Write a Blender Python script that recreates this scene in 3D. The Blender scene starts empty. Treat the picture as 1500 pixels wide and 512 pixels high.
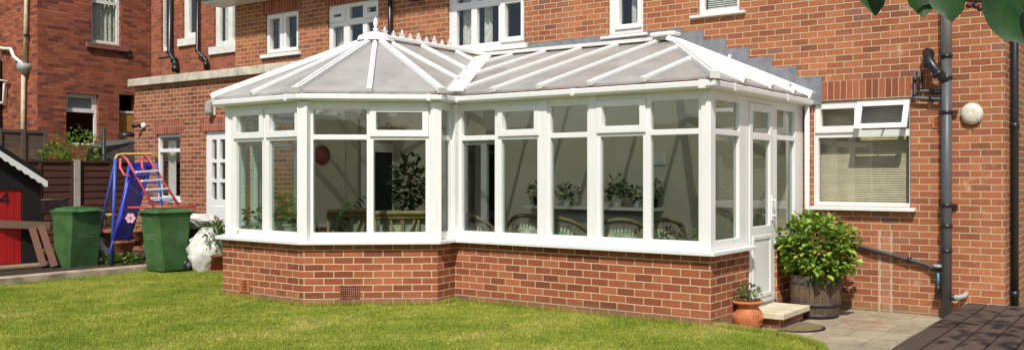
import bpy, math, random
import numpy as np
from mathutils import Vector, Matrix
random.seed(7)
RNG = np.random.default_rng(7)
scn = bpy.context.scene
col = scn.collection
rad = math.radians

# ------------------------------------------------------------------ camera survey
TH = rad(31.0); CT, ST = math.cos(TH), math.sin(TH)
FOC, CX, HY, CH = 1250.0, 980.0, 257.0, 1.55      # survey of the photograph: focal, principal column, horizon row, eye height
def pos(px, D):                                    # plan position seen in a column at a given depth
    t = (px - CX) / FOC
    return Vector((D * (-ST + t * CT), D * (CT + t * ST)))
def gnd(px, py, z=0.0):
    D = (CH - z) * FOC / (py - HY)
    p = pos(px, D)
    return Vector((p.x, p.y, z))
def zat(py, D): return CH + (HY - py) * D / FOC
def depth(x, y): return -ST * x + CT * y

class Facet:
    """a vertical plane: s along it, z up, d outwards"""
    def __init__(s, p0, p1):
        s.p0 = Vector(p0); s.p1 = Vector(p1)
        s.L = (s.p1 - s.p0).length; s.u = (s.p1 - s.p0) / s.L
        s.n = Vector((s.u.y, -s.u.x))
    def P(s, a, z, d=0.0):
        q = s.p0 + s.u * a + s.n * d
        return Vector((q.x, q.y, z))
    def S(s, px):
        t = (px - CX) / FOC
        r = Vector((-ST + t * CT, CT + t * ST))
        k = s.p0.dot(s.n) / r.dot(s.n)
        return (r * k - s.p0).dot(s.u)
    def Z(s, px, py):
        q = s.p0 + s.u * s.S(px)
        return zat(py, depth(q.x, q.y))

# ------------------------------------------------------------------ mesh builder
class MB:
    def __init__(s): s.v = []; s.f = []; s.k = {}; s.smooth = []; s.uvs = {}
    def vid(s, p, merge=False):
        if merge:
            k = (round(p[0], 4), round(p[1], 4), round(p[2], 4))
            if k in s.k: return s.k[k]
            s.k[k] = len(s.v)
        s.v.append((p[0], p[1], p[2])); return len(s.v) - 1
    def face(s, pts, smooth=False, merge=False):
        s.f.append([s.vid(p, merge) for p in pts]); s.smooth.append(smooth)
    def hexa(s, c):        # c: 8 corners, bottom 0-3 (ccw), top 4-7
        b = len(s.v)
        for p in c: s.v.append(tuple(p))
        for q in ((3,2,1,0),(4,5,6,7),(0,1,5,4),(1,2,6,5),(2,3,7,6),(3,0,4,7)):
            s.f.append([b+i for i in q]); s.smooth.append(False)
    def box(s, x0, x1, y0, y1, z0, z1):
        s.hexa([(x0,y0,z0),(x1,y0,z0),(x1,y1,z0),(x0,y1,z0),(x0,y0,z1),(x1,y0,z1),(x1,y1,z1),(x0,y1,z1)])
    def fbox(s, F, a0, a1, z0, z1, d0, d1):
        P = F.P
        s.hexa([P(a0,z0,d1),P(a1,z0,d1),P(a1,z0,d0),P(a0,z0,d0),P(a0,z1,d1),P(a1,z1,d1),P(a1,z1,d0),P(a0,z1,d0)])
    def bar(s, a, b, w, h, up=(0,0,1), off=0.0):      # rectangular bar from a to b
        a = Vector(a); b = Vector(b); d = (b-a).normalized(); up = Vector(up)
        sd = d.cross(up).normalized(); n = sd.cross(d).normalized()
        a = a + n*off; b = b + n*off
        A = [a - sd*w/2 - n*h/2, a + sd*w/2 - n*h/2, a + sd*w/2 + n*h/2, a - sd*w/2 + n*h/2]
        B = [p + (b-a) for p in A]
        bb = len(s.v)
        for p in A + B: s.v.append(tuple(p))
        for q in ((0,1,2,3),(7,6,5,4),(0,4,5,1),(1,5,6,2),(2,6,7,3),(3,7,4,0)):
            s.f.append([bb+i for i in q]); s.smooth.append(False)
    def tube(s, pts, r, n=10, caps=True):
        pts = [Vector(p) for p in pts]
        rs = r if isinstance(r, (list, tuple)) else [r]*len(pts)
        rings = []
        ref = Vector((0.123, 0.31, 0.94)).normalized()
        for i, p in enumerate(pts):
            if i == 0: d = pts[1]-pts[0]
            elif i == len(pts)-1: d = pts[-1]-pts[-2]
            else: d = (pts[i+1]-p).normalized() + (p-pts[i-1]).normalized()
            d = d.normalized()
            a = d.cross(ref)
            if a.length < 0.05: a = d.cross(Vector((1,0,0)))
            a.normalize(); b = d.cross(a)
            ring = []
            for k in range(n):
                t = 2*math.pi*k/n
                ring.append(s.vid(p + (a*math.cos(t) + b*math.sin(t))*rs[i]))
            rings.append(ring)
        for i in range(len(rings)-1):
            for k in range(n):
                s.f.append([rings[i][k], rings[i][(k+1)%n], rings[i+1][(k+1)%n], rings[i+1][k]]); s.smooth.append(True)
        if caps:
            s.f.append(rings[0][::-1]); s.smooth.append(False)
            s.f.append(rings[-1]); s.smooth.append(False)
    def lathe(s, c, prof, n=24, axis=None, smooth=True, wob=0.0):
        c = Vector(c); ax = Vector(axis or (0,0,1)).normalized()
        a = ax.cross(Vector((0,1,0)) if abs(ax.y) < .9 else Vector((1,0,0))).normalized(); b = ax.cross(a)
        rings = []
        for (r, z) in prof:
            rings.append([s.vid(c + ax*z + (a*math.cos(2*math.pi*k/n) + b*math.sin(2*math.pi*k/n))*r*(1+wob*math.sin(k*2.4+z*9))) for k in range(n)])
        for i in range(len(rings)-1):
            for k in range(n):
                s.f.append([rings[i][k], rings[i][(k+1)%n], rings[i+1][(k+1)%n], rings[i+1][k]]); s.smooth.append(smooth)
        s.f.append(rings[0][::-1]); s.smooth.append(False)
        s.f.append(rings[-1]); s.smooth.append(False)
    def slab(s, F, a0, a1, z0, z1, d0, d1, holes=(), back=True):
        """a slab on facet F from depth d0 (back) to d1 (front) with rectangular holes"""
        A = sorted({a0, a1, *[min(max(h[i], a0), a1) for h in holes for i in (0, 1)]})
        Z = sorted({z0, z1, *[min(max(h[i], z0), z1) for h in holes for i in (2, 3)]})
        def solid(i, j):
            if i < 0 or j < 0 or i >= len(A)-1 or j >= len(Z)-1: return False
            ca, cz = (A[i]+A[i+1])/2, (Z[j]+Z[j+1])/2
            return not any(h[0] < ca < h[1] and h[2] < cz < h[3] for h in holes)
        P = F.P
        for i in range(len(A)-1):
            for j in range(len(Z)-1):
                if not solid(i, j): continue
                l, r, b, t = A[i], A[i+1], Z[j], Z[j+1]
                s.face([P(l,b,d1),P(r,b,d1),P(r,t,d1),P(l,t,d1)], merge=True)
                if back: s.face([P(l,t,d0),P(r,t,d0),P(r,b,d0),P(l,b,d0)], merge=True)
                if not solid(i-1,j): s.face([P(l,b,d0),P(l,b,d1),P(l,t,d1),P(l,t,d0)], merge=True)
                if not solid(i+1,j): s.face([P(r,b,d1),P(r,b,d0),P(r,t,d0),P(r,t,d1)], merge=True)
                if not solid(i,j-1): s.face([P(l,b,d0),P(r,b,d0),P(r,b,d1),P(l,b,d1)], merge=True)
                if not solid(i,j+1): s.face([P(l,t,d1),P(r,t,d1),P(r,t,d0),P(l,t,d0)], merge=True)
    def build(s, name, mat, parent=None, bevel=0.0, loc=None, rotz=0.0):
        me = bpy.data.meshes.new(name)
        me.from_pydata(s.v, [], s.f)
        me.polygons.foreach_set('use_smooth', s.smooth)
        uv = me.uv_layers.new(name='UVMap').data
        for p in me.polygons:
            n = p.normal
            if abs(n.z) > 0.97: t = Vector((1,0,0)); w = Vector((0,1,0))
            else:
                t = Vector((0,0,1)).cross(n).normalized(); w = Vector((0,0,1)) if abs(n.z) < .1 else n.cross(t)
            for li in p.loop_indices:
                q = me.vertices[me.loops[li].vertex_index].co
                uv[li].uv = (q.dot(t), q.dot(w))
        me.materials.append(mat)
        o = bpy.data.objects.new(name, me); col.objects.link(o)
        if loc is not None: o.location = loc
        o.rotation_euler.z = rotz
        if parent is not None: o.parent = parent
        if bevel:
            m = o.modifiers.new('bevel', 'BEVEL'); m.width = bevel; m.segments = 2; m.limit_method = 'ANGLE'; m.angle_limit = rad(40)
        return o

def tag(o, label=None, cat=None, group=None, kind=None):
    if label: o['label'] = label
    if cat: o['category'] = cat
    if group: o['group'] = group
    if kind: o['kind'] = kind
    return o
def empty(name, loc, label=None, cat=None, group=None, rotz=0.0):
    o = bpy.data.objects.new(name, None); col.objects.link(o)
    o.location = loc; o.rotation_euler.z = rotz; o.empty_display_size = .1
    return tag(o, label, cat, group)
def under(parent, child):          # child built in world coordinates
    child.parent = parent
    child.matrix_parent_inverse = Matrix.Translation(parent.location).inverted()
    return child
def children(o): return [c for c in bpy.data.objects if c.parent == o]
def copy_tree(o, parent=None):
    c = o.copy(); col.objects.link(c)
    if parent is not None: c.parent = parent
    for ch in children(o): copy_tree(ch, c)
    return c

# ------------------------------------------------------------------ materials
def newmat(name):
    m = bpy.data.materials.new(name); m.use_nodes = True
    nt = m.node_tree; return m, nt, nt.nodes['Principled BSDF'], nt.nodes['Material Output']
def ramp(nt, stops, fac=None):
    r = nt.nodes.new('ShaderNodeValToRGB'); e = r.color_ramp.elements
    while len(e) < len(stops): e.new(0.5)
    for i, (p, c) in enumerate(stops):
        e[i].position = p; e[i].color = (*c, 1)
    if fac is not None: nt.links.new(fac, r.inputs[0])
    return r
def noise(nt, scale, detail=4, rough=.6, vec=None, dist=0.0):
    n = nt.nodes.new('ShaderNodeTexNoise'); n.inputs['Scale'].default_value = scale
    n.inputs['Detail'].default_value = detail; n.inputs['Roughness'].default_value = rough; n.inputs['Distortion'].default_value = dist
    if vec is not None: nt.links.new(vec, n.inputs['Vector'])
    return n
def objco(nt):
    t = nt.nodes.new('ShaderNodeNewGeometry'); return t.outputs['Position']
def mixc(nt, fac, a, b, mode='MIX'):
    m = nt.nodes.new('ShaderNodeMix'); m.data_type = 'RGBA'; m.blend_type = mode
    L = nt.links
    for sock, v in ((m.inputs[0], fac), (m.inputs[6], a), (m.inputs[7], b)):
        if isinstance(v, (int, float)): sock.default_value = v
        elif isinstance(v, tuple): sock.default_value = (*v, 1)
        else: L.new(v, sock)
    return m.outputs[2]
def bump(nt, h, strength, dist, nrm=None):
    b = nt.nodes.new('ShaderNodeBump'); b.inputs['Strength'].default_value = strength; b.inputs['Distance'].default_value = dist
    nt.links.new(h, b.inputs['Height'])
    if nrm is not None: nt.links.new(nrm, b.inputs['Normal'])
    return b.outputs[0]

def brick(name, stops, mortar, mortar2, L=.232, H=.0815, m=.011, stain=.35, rot=False, efflo=0.0, soot=0.0, splash=None, repair=False):
    M, nt, b, out = newmat(name)
    uv = nt.nodes.new('ShaderNodeUVMap'); vec = uv.outputs[0]
    # slight wobble of the joints
    wob = noise(nt, 7, 2, .5, vec)
    vm = nt.nodes.new('ShaderNodeVectorMath'); vm.operation = 'SCALE'; vm.inputs['Scale'].default_value = .009
    sub = nt.nodes.new('ShaderNodeVectorMath'); sub.operation = 'SUBTRACT'; sub.inputs[1].default_value = (.5,.5,.5)
    nt.links.new(wob.outputs['Color'], sub.inputs[0]); nt.links.new(sub.outputs[0], vm.inputs[0])
    add = nt.nodes.new('ShaderNodeVectorMath'); add.operation = 'ADD'
    nt.links.new(vec, add.inputs[0]); nt.links.new(vm.outputs[0], add.inputs[1]); vec2 = add.outputs[0]
    t = nt.nodes.new('ShaderNodeTexBrick'); nt.links.new(vec2, t.inputs['Vector'])
    t.offset = .5; t.offset_frequency = 2; t.squash = 1
    t.inputs['Color1'].default_value = (0,0,0,1); t.inputs['Color2'].default_value = (1,1,1,1); t.inputs['Mortar'].default_value = (.5,.5,.5,1)
    t.inputs['Scale'].default_value = 1; t.inputs['Mortar Size'].default_value = m/2; t.inputs['Mortar Smooth'].default_value = .25
    t.inputs['Bias'].default_value = 0
    if rot: t.offset = 0; t.inputs['Brick Width'].default_value = .0815; t.inputs['Row Height'].default_value = .5
    else: t.inputs['Brick Width'].default_value = L; t.inputs['Row Height'].default_value = H
    if rot: t.inputs['Mortar Size'].default_value = m/2
    cr = ramp(nt, stops, t.outputs['Color'])
    n1 = noise(nt, 60, 5, .7, vec); n2 = noise(nt, 1.1, 4, .6, vec); n3 = noise(nt, 9, 4, .65, vec)
    c = mixc(nt, .55, cr.outputs[0], ramp(nt, [(.25,(.35,.35,.35)),(.55,(1,1,1)),(.8,(1.25,1.2,1.1))], n1.outputs[0]).outputs[0], 'MULTIPLY')
    c = mixc(nt, stain, c, ramp(nt, [(.3,(.55,.5,.48)),(.6,(1,1,1)),(.75,(1.15,1.1,1.0))], n2.outputs[0]).outputs[0], 'MULTIPLY')
    c = mixc(nt, .4, c, ramp(nt, [(.3,(.62,.6,.6)),(.6,(1,1,1))], n3.outputs[0]).outputs[0], 'MULTIPLY')
    mo = mixc(nt, n3.outputs[0], mortar, mortar2)
    fac = t.outputs['Fac']
    c = mixc(nt, fac, c, mo)
    if efflo:
        n4 = noise(nt, 2.2, 6, .75, vec, .6)
        r4 = ramp(nt, [(.60,(0,0,0)),(.72,(1,1,1))], n4.outputs[0])
        mm = nt.nodes.new('ShaderNodeMath'); mm.operation = 'MULTIPLY'; mm.inputs[1].default_value = efflo; nt.links.new(r4.outputs[0], mm.inputs[0])
        c = mixc(nt, mm.outputs[0], c, mortar)
    if soot:
        n5 = noise(nt, 1.6, 7, .75, vec, .4)
        r5 = ramp(nt, [(.56,(0,0,0)),(.66,(1,1,1))], n5.outputs[0])
        mm = nt.nodes.new('ShaderNodeMath'); mm.operation = 'MULTIPLY'; mm.inputs[1].default_value = soot; nt.links.new(r5.outputs[0], mm.inputs[0])
        c = mixc(nt, mm.outputs[0], c, (.06,.04,.04))
    def math_(op, a, bb, clamp=False):
        k = nt.nodes.new('ShaderNodeMath'); k.operation = op; k.use_clamp = clamp
        for i, v in enumerate((a, bb)):
            if isinstance(v, (int, float)): k.inputs[i].default_value = v
            else: nt.links.new(v, k.inputs[i])
        return k.outputs[0]
    if splash is not None or repair:
        sx = nt.nodes.new('ShaderNodeSeparateXYZ'); nt.links.new(objco(nt), sx.inputs[0])
        n6 = noise(nt, 6, 6, .7, vec)
    if splash is not None:      # soil splash and moss on the lowest course
        up = math_('SUBTRACT', splash, sx.outputs['Z']); w_ = math_('MULTIPLY', math_('ADD', math_('DIVIDE', up, .16), math_('SUBTRACT', n6.outputs[0], .5)), 1.0, True)
        c = mixc(nt, math_('MULTIPLY', w_, .75, True), c, (.20,.17,.10))
    if repair:                  # two chased and mortared lines in the wall below the kitchen window
        for x0, w0 in ((-3.17, .016), (-3.02, .012), (-3.09, .05)):
            ax = math_('ABSOLUTE', math_('SUBTRACT', sx.outputs['X'], x0), 0); inl = math_('LESS_THAN', ax, math_('MULTIPLY', n3.outputs[0], w0*2))
            inz = math_('LESS_THAN', sx.outputs['Z'], .88); k = math_('MULTIPLY', inl, inz); k = math_('MULTIPLY', k, .6 if w0 < .04 else .12)
            c = mixc(nt, k, c, (.58,.50,.38))
    nt.links.new(c, b.inputs['Base Color']); b.inputs['Roughness'].default_value = .88; b.inputs['Specular IOR Level'].default_value = .25
    inv = nt.nodes.new('ShaderNodeMath'); inv.operation = 'SUBTRACT'; inv.inputs[0].default_value = 1; nt.links.new(fac, inv.inputs[1])
    nb = bump(nt, n1.outputs[0], .5, .004)
    nt.links.new(bump(nt, inv.outputs[0], .8, .006, nb), b.inputs['Normal'])
    return M

def plain(name, c, rough=.5, spec=.5, var=.12, scale=6, bmp=0.0, bscale=40, metal=0.0, c2=None, trans=0.0):
    M, nt, b, out = newmat(name)
    p = objco(nt); n = noise(nt, scale, 5, .6, p)
    d = tuple(x*(1-var) for x in c) if c2 is None else c2
    l = tuple(min(1, x*(1+var*.6)) for x in c)
    nt.links.new(ramp(nt, [(.3, d), (.62, l)], n.outputs[0]).outputs[0], b.inputs['Base Color'])
    b.inputs['Roughness'].default_value = rough; b.inputs['Specular IOR Level'].default_value = spec; b.inputs['Metallic'].default_value = metal
    if bmp:
        n2 = noise(nt, bscale, 5, .65, p); nt.links.new(bump(nt, n2.outputs[0], bmp, .01), b.inputs['Normal'])
    return M

def wood(name, c, c2, axis='Y', rough=.7, scale=3, stretch=18):
    M, nt, b, out = newmat(name)
    mp = nt.nodes.new('ShaderNodeMapping'); nt.links.new(objco(nt), mp.inputs[0])
    s = {'X': (1, stretch, stretch), 'Y': (stretch, 1, stretch), 'Z': (stretch, stretch, 1)}[axis]
    mp.inputs['Scale'].default_value = s
    n = noise(nt, scale, 6, .7, mp.outputs[0], .3)
    g = nt.nodes.new('ShaderNodeNewGeometry')
    c0 = ramp(nt, [(.25, c2), (.7, c)], n.outputs[0]).outputs[0]
    rr = ramp(nt, [(0, (.72,.72,.72)), (1, (1.15,1.1,1.05))], g.outputs['Random Per Island']).outputs[0]
    nt.links.new(mixc(nt, 1.0, c0, rr, 'MULTIPLY'), b.inputs['Base Color'])
    b.inputs['Roughness'].default_value = rough
    nt.links.new(bump(nt, n.outputs[0], .5, .004), b.inputs['Normal'])
    return M

def leafmat(name, stops, rough=.45, trans=.35, spec=.5):
    M, nt, b, out = newmat(name)
    g = nt.nodes.new('ShaderNodeNewGeometry')
    c = ramp(nt, stops, g.outputs['Random Per Island']).outputs[0]
    nt.links.new(c, b.inputs['Base Color']); b.inputs['Roughness'].default_value = rough; b.inputs['Specular IOR Level'].default_value = spec
    tr = nt.nodes.new('ShaderNodeBsdfTranslucent'); nt.links.new(mixc(nt, 1.0, c, (1.3,1.4,.6), 'MULTIPLY'), tr.inputs[0])
    mx = nt.nodes.new('ShaderNodeMixShader'); mx.inputs[0].default_value = trans
    nt.links.new(b.outputs[0], mx.inputs[1]); nt.links.new(tr.outputs[0], mx.inputs[2]); nt.links.new(mx.outputs[0], out.inputs[0])
    return M

def glassmat(name, tint=(.72,.82,.76), refl=1.0, rmin=0.0):
    M, nt, b, out = newmat(name); nt.nodes.remove(b)
    tr = nt.nodes.new('ShaderNodeBsdfTransparent'); tr.inputs[0].default_value = (*tint, 1)
    gl = nt.nodes.new('ShaderNodeBsdfGlossy'); gl.inputs['Roughness'].default_value = .01; gl.inputs[0].default_value = (refl, refl, refl, 1)
    fr = nt.nodes.new('ShaderNodeFresnel'); fr.inputs[0].default_value = 1.5
    n = noise(nt, 1.3, 2, .5, objco(nt)); nt.links.new(bump(nt, n.outputs[0], .12, .03), gl.inputs['Normal'])
    ad = nt.nodes.new('ShaderNodeMath'); ad.operation = 'ADD'; ad.inputs[1].default_value = rmin; nt.links.new(fr.outputs[0], ad.inputs[0])
    ge = nt.nodes.new('ShaderNodeNewGeometry'); iv = nt.nodes.new('ShaderNodeMath'); iv.operation = 'SUBTRACT'; iv.inputs[0].default_value = 1; nt.links.new(ge.outputs['Backfacing'], iv.inputs[1])
    mu = nt.nodes.new('ShaderNodeMath'); mu.operation = 'MULTIPLY'; nt.links.new(ad.outputs[0], mu.inputs[0]); nt.links.new(iv.outputs[0], mu.inputs[1]); ad = mu
    mx = nt.nodes.new('ShaderNodeMixShader'); nt.links.new(ad.outputs[0], mx.inputs[0])
    nt.links.new(tr.outputs[0], mx.inputs[1]); nt.links.new(gl.outputs[0], mx.inputs[2]); nt.links.new(mx.outputs[0], out.inputs[0])
    return M

M = {}
M['brick_house'] = brick('house brick', [(0,(.26,.098,.055)),(.08,(.34,.115,.056)),(.40,(.41,.138,.062)),(.75,(.50,.185,.082)),(.95,(.42,.16,.083)),(1,(.27,.13,.10))], (.64,.52,.34), (.46,.355,.22), L=.2335, H=.0805, m=.012, efflo=.5, stain=.5, splash=.02, repair=True)
M['brick_new'] = brick('conservatory brick', [(0,(.24,.072,.036)),(.25,(.34,.095,.044)),(.65,(.42,.125,.055)),(1,(.50,.165,.078))], (.74,.60,.38), (.60,.46,.28), L=.230, H=.0827, m=.0120, stain=.3, splash=.14)
M['brick_ext'] = brick('extension brick', [(0,(.22,.072,.040)),(.35,(.33,.105,.052)),(.75,(.40,.135,.066)),(1,(.46,.17,.09))], (.62,.49,.34), (.47,.36,.25), L=.2335, H=.0805, m=.014, efflo=.2, stain=.4)
M['brick_orange'] = brick('orange brick', [(0,(.27,.085,.048)),(.5,(.38,.12,.064)),(1,(.45,.15,.08))], (.46,.24,.15), (.36,.18,.11), L=.2335, H=.0785, m=.008, stain=.45, soot=.35)
M['brick_old'] = brick('old red brick', [(0,(.18,.052,.036)),(.25,(.31,.088,.050)),(.6,(.40,.115,.060)),(1,(.47,.15,.078))], (.20,.10,.075), (.14,.075,.055), L=.2335, H=.0785, m=.009, stain=.6, soot=.5, efflo=.25)
M['soldier'] = brick('soldier brick', [(0,(.26,.078,.042)),(.4,(.38,.115,.058)),(1,(.47,.155,.075))], (.60,.47,.31), (.46,.34,.22), rot=True, stain=.3)
M['soldier_ext'] = brick('soldier brick extension', [(0,(.25,.07,.045)),(.5,(.36,.10,.06)),(1,(.44,.14,.085))], (.50,.36,.25), (.40,.28,.2), rot=True, stain=.3)
def upvc():
    m, nt, b, out = newmat('white upvc'); p = objco(nt)
    mp = nt.nodes.new('ShaderNodeMapping'); nt.links.new(p, mp.inputs[0]); mp.inputs['Scale'].default_value = (14, 14, 1.2)
    n1 = noise(nt, 1.6, 5, .65, mp.outputs[0], .3); n2 = noise(nt, 1.4, 4, .6, p); n3 = noise(nt, 45, 4, .7, p)
    c = mixc(nt, .22, (.82,.82,.80), ramp(nt, [(.22,(.62,.60,.54)),(.5,(1,1,1))], n1.outputs[0]).outputs[0], 'MULTIPLY')
    c = mixc(nt, .3, c, ramp(nt, [(.3,(.84,.83,.80)),(.6,(1,1,1))], n2.outputs[0]).outputs[0], 'MULTIPLY')
    c = mixc(nt, .25, c, ramp(nt, [(.25,(.7,.68,.62)),(.42,(1,1,1))], n3.outputs[0]).outputs[0], 'MULTIPLY')
    nt.links.new(c, b.inputs['Base Color']); b.inputs['Roughness'].default_value = .33
    return m
M['upvc'] = upvc()
M['upvc_old'] = plain('weathered white paint', (.74,.73,.69), .45, .5, .12, 9)
M['glass'] = glassmat('conservatory glass', (.77,.83,.795), 1.0, .035)
M['glass_house'] = glassmat('house glass', (.93,.94,.92), 1.0, .05)
M['curtain'] = plain('net curtain', (.62,.62,.58), .9, .1, .25, 20)
M['blind'] = plain('cream blind', (.66,.60,.44), .7, .2, .1, 5)
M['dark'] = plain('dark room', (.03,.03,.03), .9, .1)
M['plaster'] = plain('cream plaster', (.62,.56,.44), .85, .2, .06, 1.5)
M['floor_tile'] = plain('tiled floor', (.30,.22,.16), .5, .4, .2, 4)
M['lead'] = plain('lead flashing', (.20,.21,.23), .55, .4, .25, 8, .15, 30)
M['black_plastic'] = plain('black plastic', (.018,.018,.020), .35, .5, .2, 10)
M['grey_plastic'] = plain('grey plastic', (.085,.09,.10), .45, .5, .2, 5)
M['dark_grey'] = plain('dark grey pipe', (.045,.047,.052), .45, .5, .25, 5)
M['pale_grey'] = plain('pale grey pipe', (.34,.35,.36), .5, .5, .1, 5)
M['stone'] = plain('weathered stone', (.56,.50,.40), .9, .2, .35, 5, .5, 30)
M['stone_step'] = plain('concrete step', (.60,.53,.38), .9, .2, .2, 6, .4, 60)
M['terracotta'] = plain('terracotta', (.50,.17,.065), .7, .3, .25, 14, .3, 50)
M['terracotta_dark'] = plain('weathered terracotta', (.27,.10,.055), .8, .3, .4, 9, .3, 50)
M['green_plastic'] = plain('green bin plastic', (.052,.135,.040), .45, .5, .35, 3.5, .1, 60)
M['faded_print'] = plain('faded print', (.22,.32,.20), .6)
M['metal'] = plain('grey metal', (.35,.35,.35), .4, .5, .2, 20, metal=.8)
M['white_metal'] = plain('aluminium lamp', (.62,.58,.48), .35, .5, .2, 25)
M['lamp_glass'] = plain('frosted lamp glass', (.36,.36,.30), .25, .6, .25, 30)
M['blue_metal'] = plain('blue painted tube', (.05,.10,.42), .4, .5, .2, 10)
M['red_metal'] = plain('red painted tube', (.50,.06,.07), .4, .5, .3, 10)
M['yellow_metal'] = plain('yellow painted tube', (.62,.38,.12), .45, .5, .3, 10)
M['rung'] = plain('white blue rung', (.62,.66,.74), .4, .5, .1, 10)
M['blue_slide'] = plain('blue slide plastic', (.025,.035,.42), .35, .5, .12, 4)
M['pink'] = plain('pink sticker', (.75,.42,.50), .5, .4)
M['red_paint'] = plain('red door paint', (.42,.012,.012), .45, .5, .15, 5)
M['black_wood'] = wood('black stained timber', (.010,.008,.008), (.005,.004,.004), 'Y', .9)
M['fence'] = wood('brown fence boards', (.115,.042,.026), (.055,.022,.016), 'Y', .85)
M['fence_old'] = wood('grey brown fence', (.16,.115,.085), (.075,.055,.045), 'Y', .85)
M['shed_roof'] = plain('shed roofing felt', (.10,.095,.095), .8, .3, .4, 6, .5, 20)
M['plank'] = wood('reddish plank', (.17,.075,.045), (.08,.04,.028), 'Z', .85)
M['rail'] = wood('grey brown rail', (.20,.125,.08), (.10,.065,.045), 'Y', .85)
M['deck'] = wood('table timber', (.125,.082,.055), (.052,.034,.024), 'Y', .6, 4, 22)
M['old_deck'] = wood('old decking', (.34,.25,.16), (.18,.13,.09), 'Y', .85)
M['barrel'] = wood('barrel staves', (.17,.105,.065), (.06,.042,.032), 'Z', .75, 4, 9)
M['hoop'] = plain('rusty hoop', (.075,.065,.062), .6, .4, .4, 12, metal=.5)
M['soil'] = plain('soil', (.055,.040,.028), .95, .1, .4, 12, .8, 20)
M['ceramic'] = plain('white ceramic', (.70,.70,.66), .3, .5)
M['sack'] = plain('white rubble sack', (.66,.65,.60), .5, .4, .35, 9, 1.0, 9)
M['wicker'] = wood('wicker', (.36,.26,.15), (.15,.10,.055), 'Z', .6, 6, 6)
M['cane'] = plain('bamboo cane', (.34,.21,.085), .4, .5, .3, 12)
M['cushion'] = plain('patterned cushion', (.58,.55,.42), .85, .2, .5, 11, c2=(.22,.27,.25))
M['red_plate'] = plain('terracotta wall plaque', (.24,.065,.05), .6, .3, .2, 20)
M['radiator'] = plain('radiator enamel', (.62,.63,.60), .35, .5)
M['door_wood'] = plain('ochre door paint', (.38,.20,.05), .5, .4, .25, 4)
M['cast_stone'] = plain('red stone sill', (.24,.10,.075), .8, .3, .3, 8, .3, 30)
M['bark'] = plain('bark', (.09,.065,.045), .9, .2, .4, 12, .8, 20)
M['hydrangea'] = leafmat('hydrangea leaf', [(0,(.05,.10,.015)),(.3,(.12,.21,.025)),(.62,(.24,.36,.045)),(.88,(.40,.49,.08)),(1,(.52,.50,.13))], .4, .3)
M['leaf_mid'] = leafmat('mid green leaf', [(0,(.04,.09,.015)),(.6,(.10,.20,.03)),(1,(.20,.30,.06))])
M['leaf_bright'] = leafmat('bright green leaf', [(0,(.06,.12,.015)),(.6,(.16,.28,.04)),(1,(.30,.40,.07))])
M['leaf_dark'] = leafmat('dark green leaf', [(0,(.015,.035,.012)),(.6,(.03,.075,.02)),(1,(.07,.13,.04))])
M['leaf_house'] = leafmat('house plant leaf', [(0,(.03,.07,.02)),(.6,(.07,.16,.04)),(1,(.16,.26,.07))])
M['leaf_pot'] = leafmat('small pot leaf', [(0,(.05,.09,.03)),(.6,(.13,.20,.08)),(1,(.40,.42,.26))])
M['leaf_long'] = leafmat('lily leaf', [(0,(.04,.09,.012)),(.6,(.10,.20,.025)),(1,(.20,.33,.05))], .6, .3, .2)
M['purple'] = leafmat('purple flower', [(0,(.10,.05,.09)),(1,(.30,.18,.26))])

# big overhanging leaves
def magnolia():
    m, nt, b, out = newmat('glossy evergreen leaf')
    n = noise(nt, 18, 4, .6, objco(nt))
    c = ramp(nt, [(.3,(.008,.028,.007)),(.7,(.028,.085,.014))], n.outputs[0]).outputs[0]
    nt.links.new(c, b.inputs['Base Color']); b.inputs['Roughness'].default_value = .38
    tr = nt.nodes.new('ShaderNodeBsdfTranslucent'); tr.inputs[0].default_value = (.06,.18,.015,1)
    mx = nt.nodes.new('ShaderNodeMixShader'); mx.inputs[0].default_value = .18
    nt.links.new(b.outputs[0], mx.inputs[1]); nt.links.new(tr.outputs[0], mx.inputs[2]); nt.links.new(mx.outputs[0], out.inputs[0])
    return m
M['magnolia'] = magnolia()

def polycarb():
    m, nt, b, out = newmat('twinwall polycarbonate')
    uv = nt.nodes.new('ShaderNodeUVMap')
    w = nt.nodes.new('ShaderNodeTexWave'); w.wave_type = 'BANDS'; w.bands_direction = 'X'; w.inputs['Scale'].default_value = 8.5
    nt.links.new(uv.outputs[0], w.inputs['Vector'])
    n = noise(nt, 2.2, 5, .65, objco(nt))
    base = ramp(nt, [(.30,(.58,.54,.50)),(.48,(.74,.71,.67)),(.70,(.88,.865,.84))], n.outputs[0]).outputs[0]
    nt.links.new(base, b.inputs['Base Color']); b.inputs['Roughness'].default_value = .22; b.inputs['Specular IOR Level'].default_value = .6
    nt.links.new(bump(nt, w.outputs[0], .25, .004), b.inputs['Normal'])
    tl = nt.nodes.new('ShaderNodeBsdfTranslucent'); tl.inputs[0].default_value = (.80,.80,.78,1)
    tp = nt.nodes.new('ShaderNodeBsdfTransparent'); tp.inputs[0].default_value = (.80,.79,.80,1)
    m1 = nt.nodes.new('ShaderNodeMixShader'); m1.inputs[0].default_value = .40
    nt.links.new(b.outputs[0], m1.inputs[1]); nt.links.new(tl.outputs[0], m1.inputs[2])
    f = ramp(nt, [(0,(.46,.46,.46)),(1,(.28,.28,.28))], w.outputs[0])
    lw = nt.nodes.new('ShaderNodeLayerWeight'); lw.inputs[0].default_value = .5
    fa = ramp(nt, [(0,(.66,.66,.66)),(.32,(.64,.64,.64)),(.75,(.36,.36,.36)),(1,(.25,.25,.25))], lw.outputs['Facing'])
    fm = mixc(nt, .35, fa.outputs[0], f.outputs[0])
    m2 = nt.nodes.new('ShaderNodeMixShader'); nt.links.new(fm, m2.inputs[0])
    nt.links.new(m1.outputs[0], m2.inputs[1]); nt.links.new(tp.outputs[0], m2.inputs[2]); nt.links.new(m2.outputs[0], out.inputs[0])
    return m
M['poly'] = polycarb()

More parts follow.
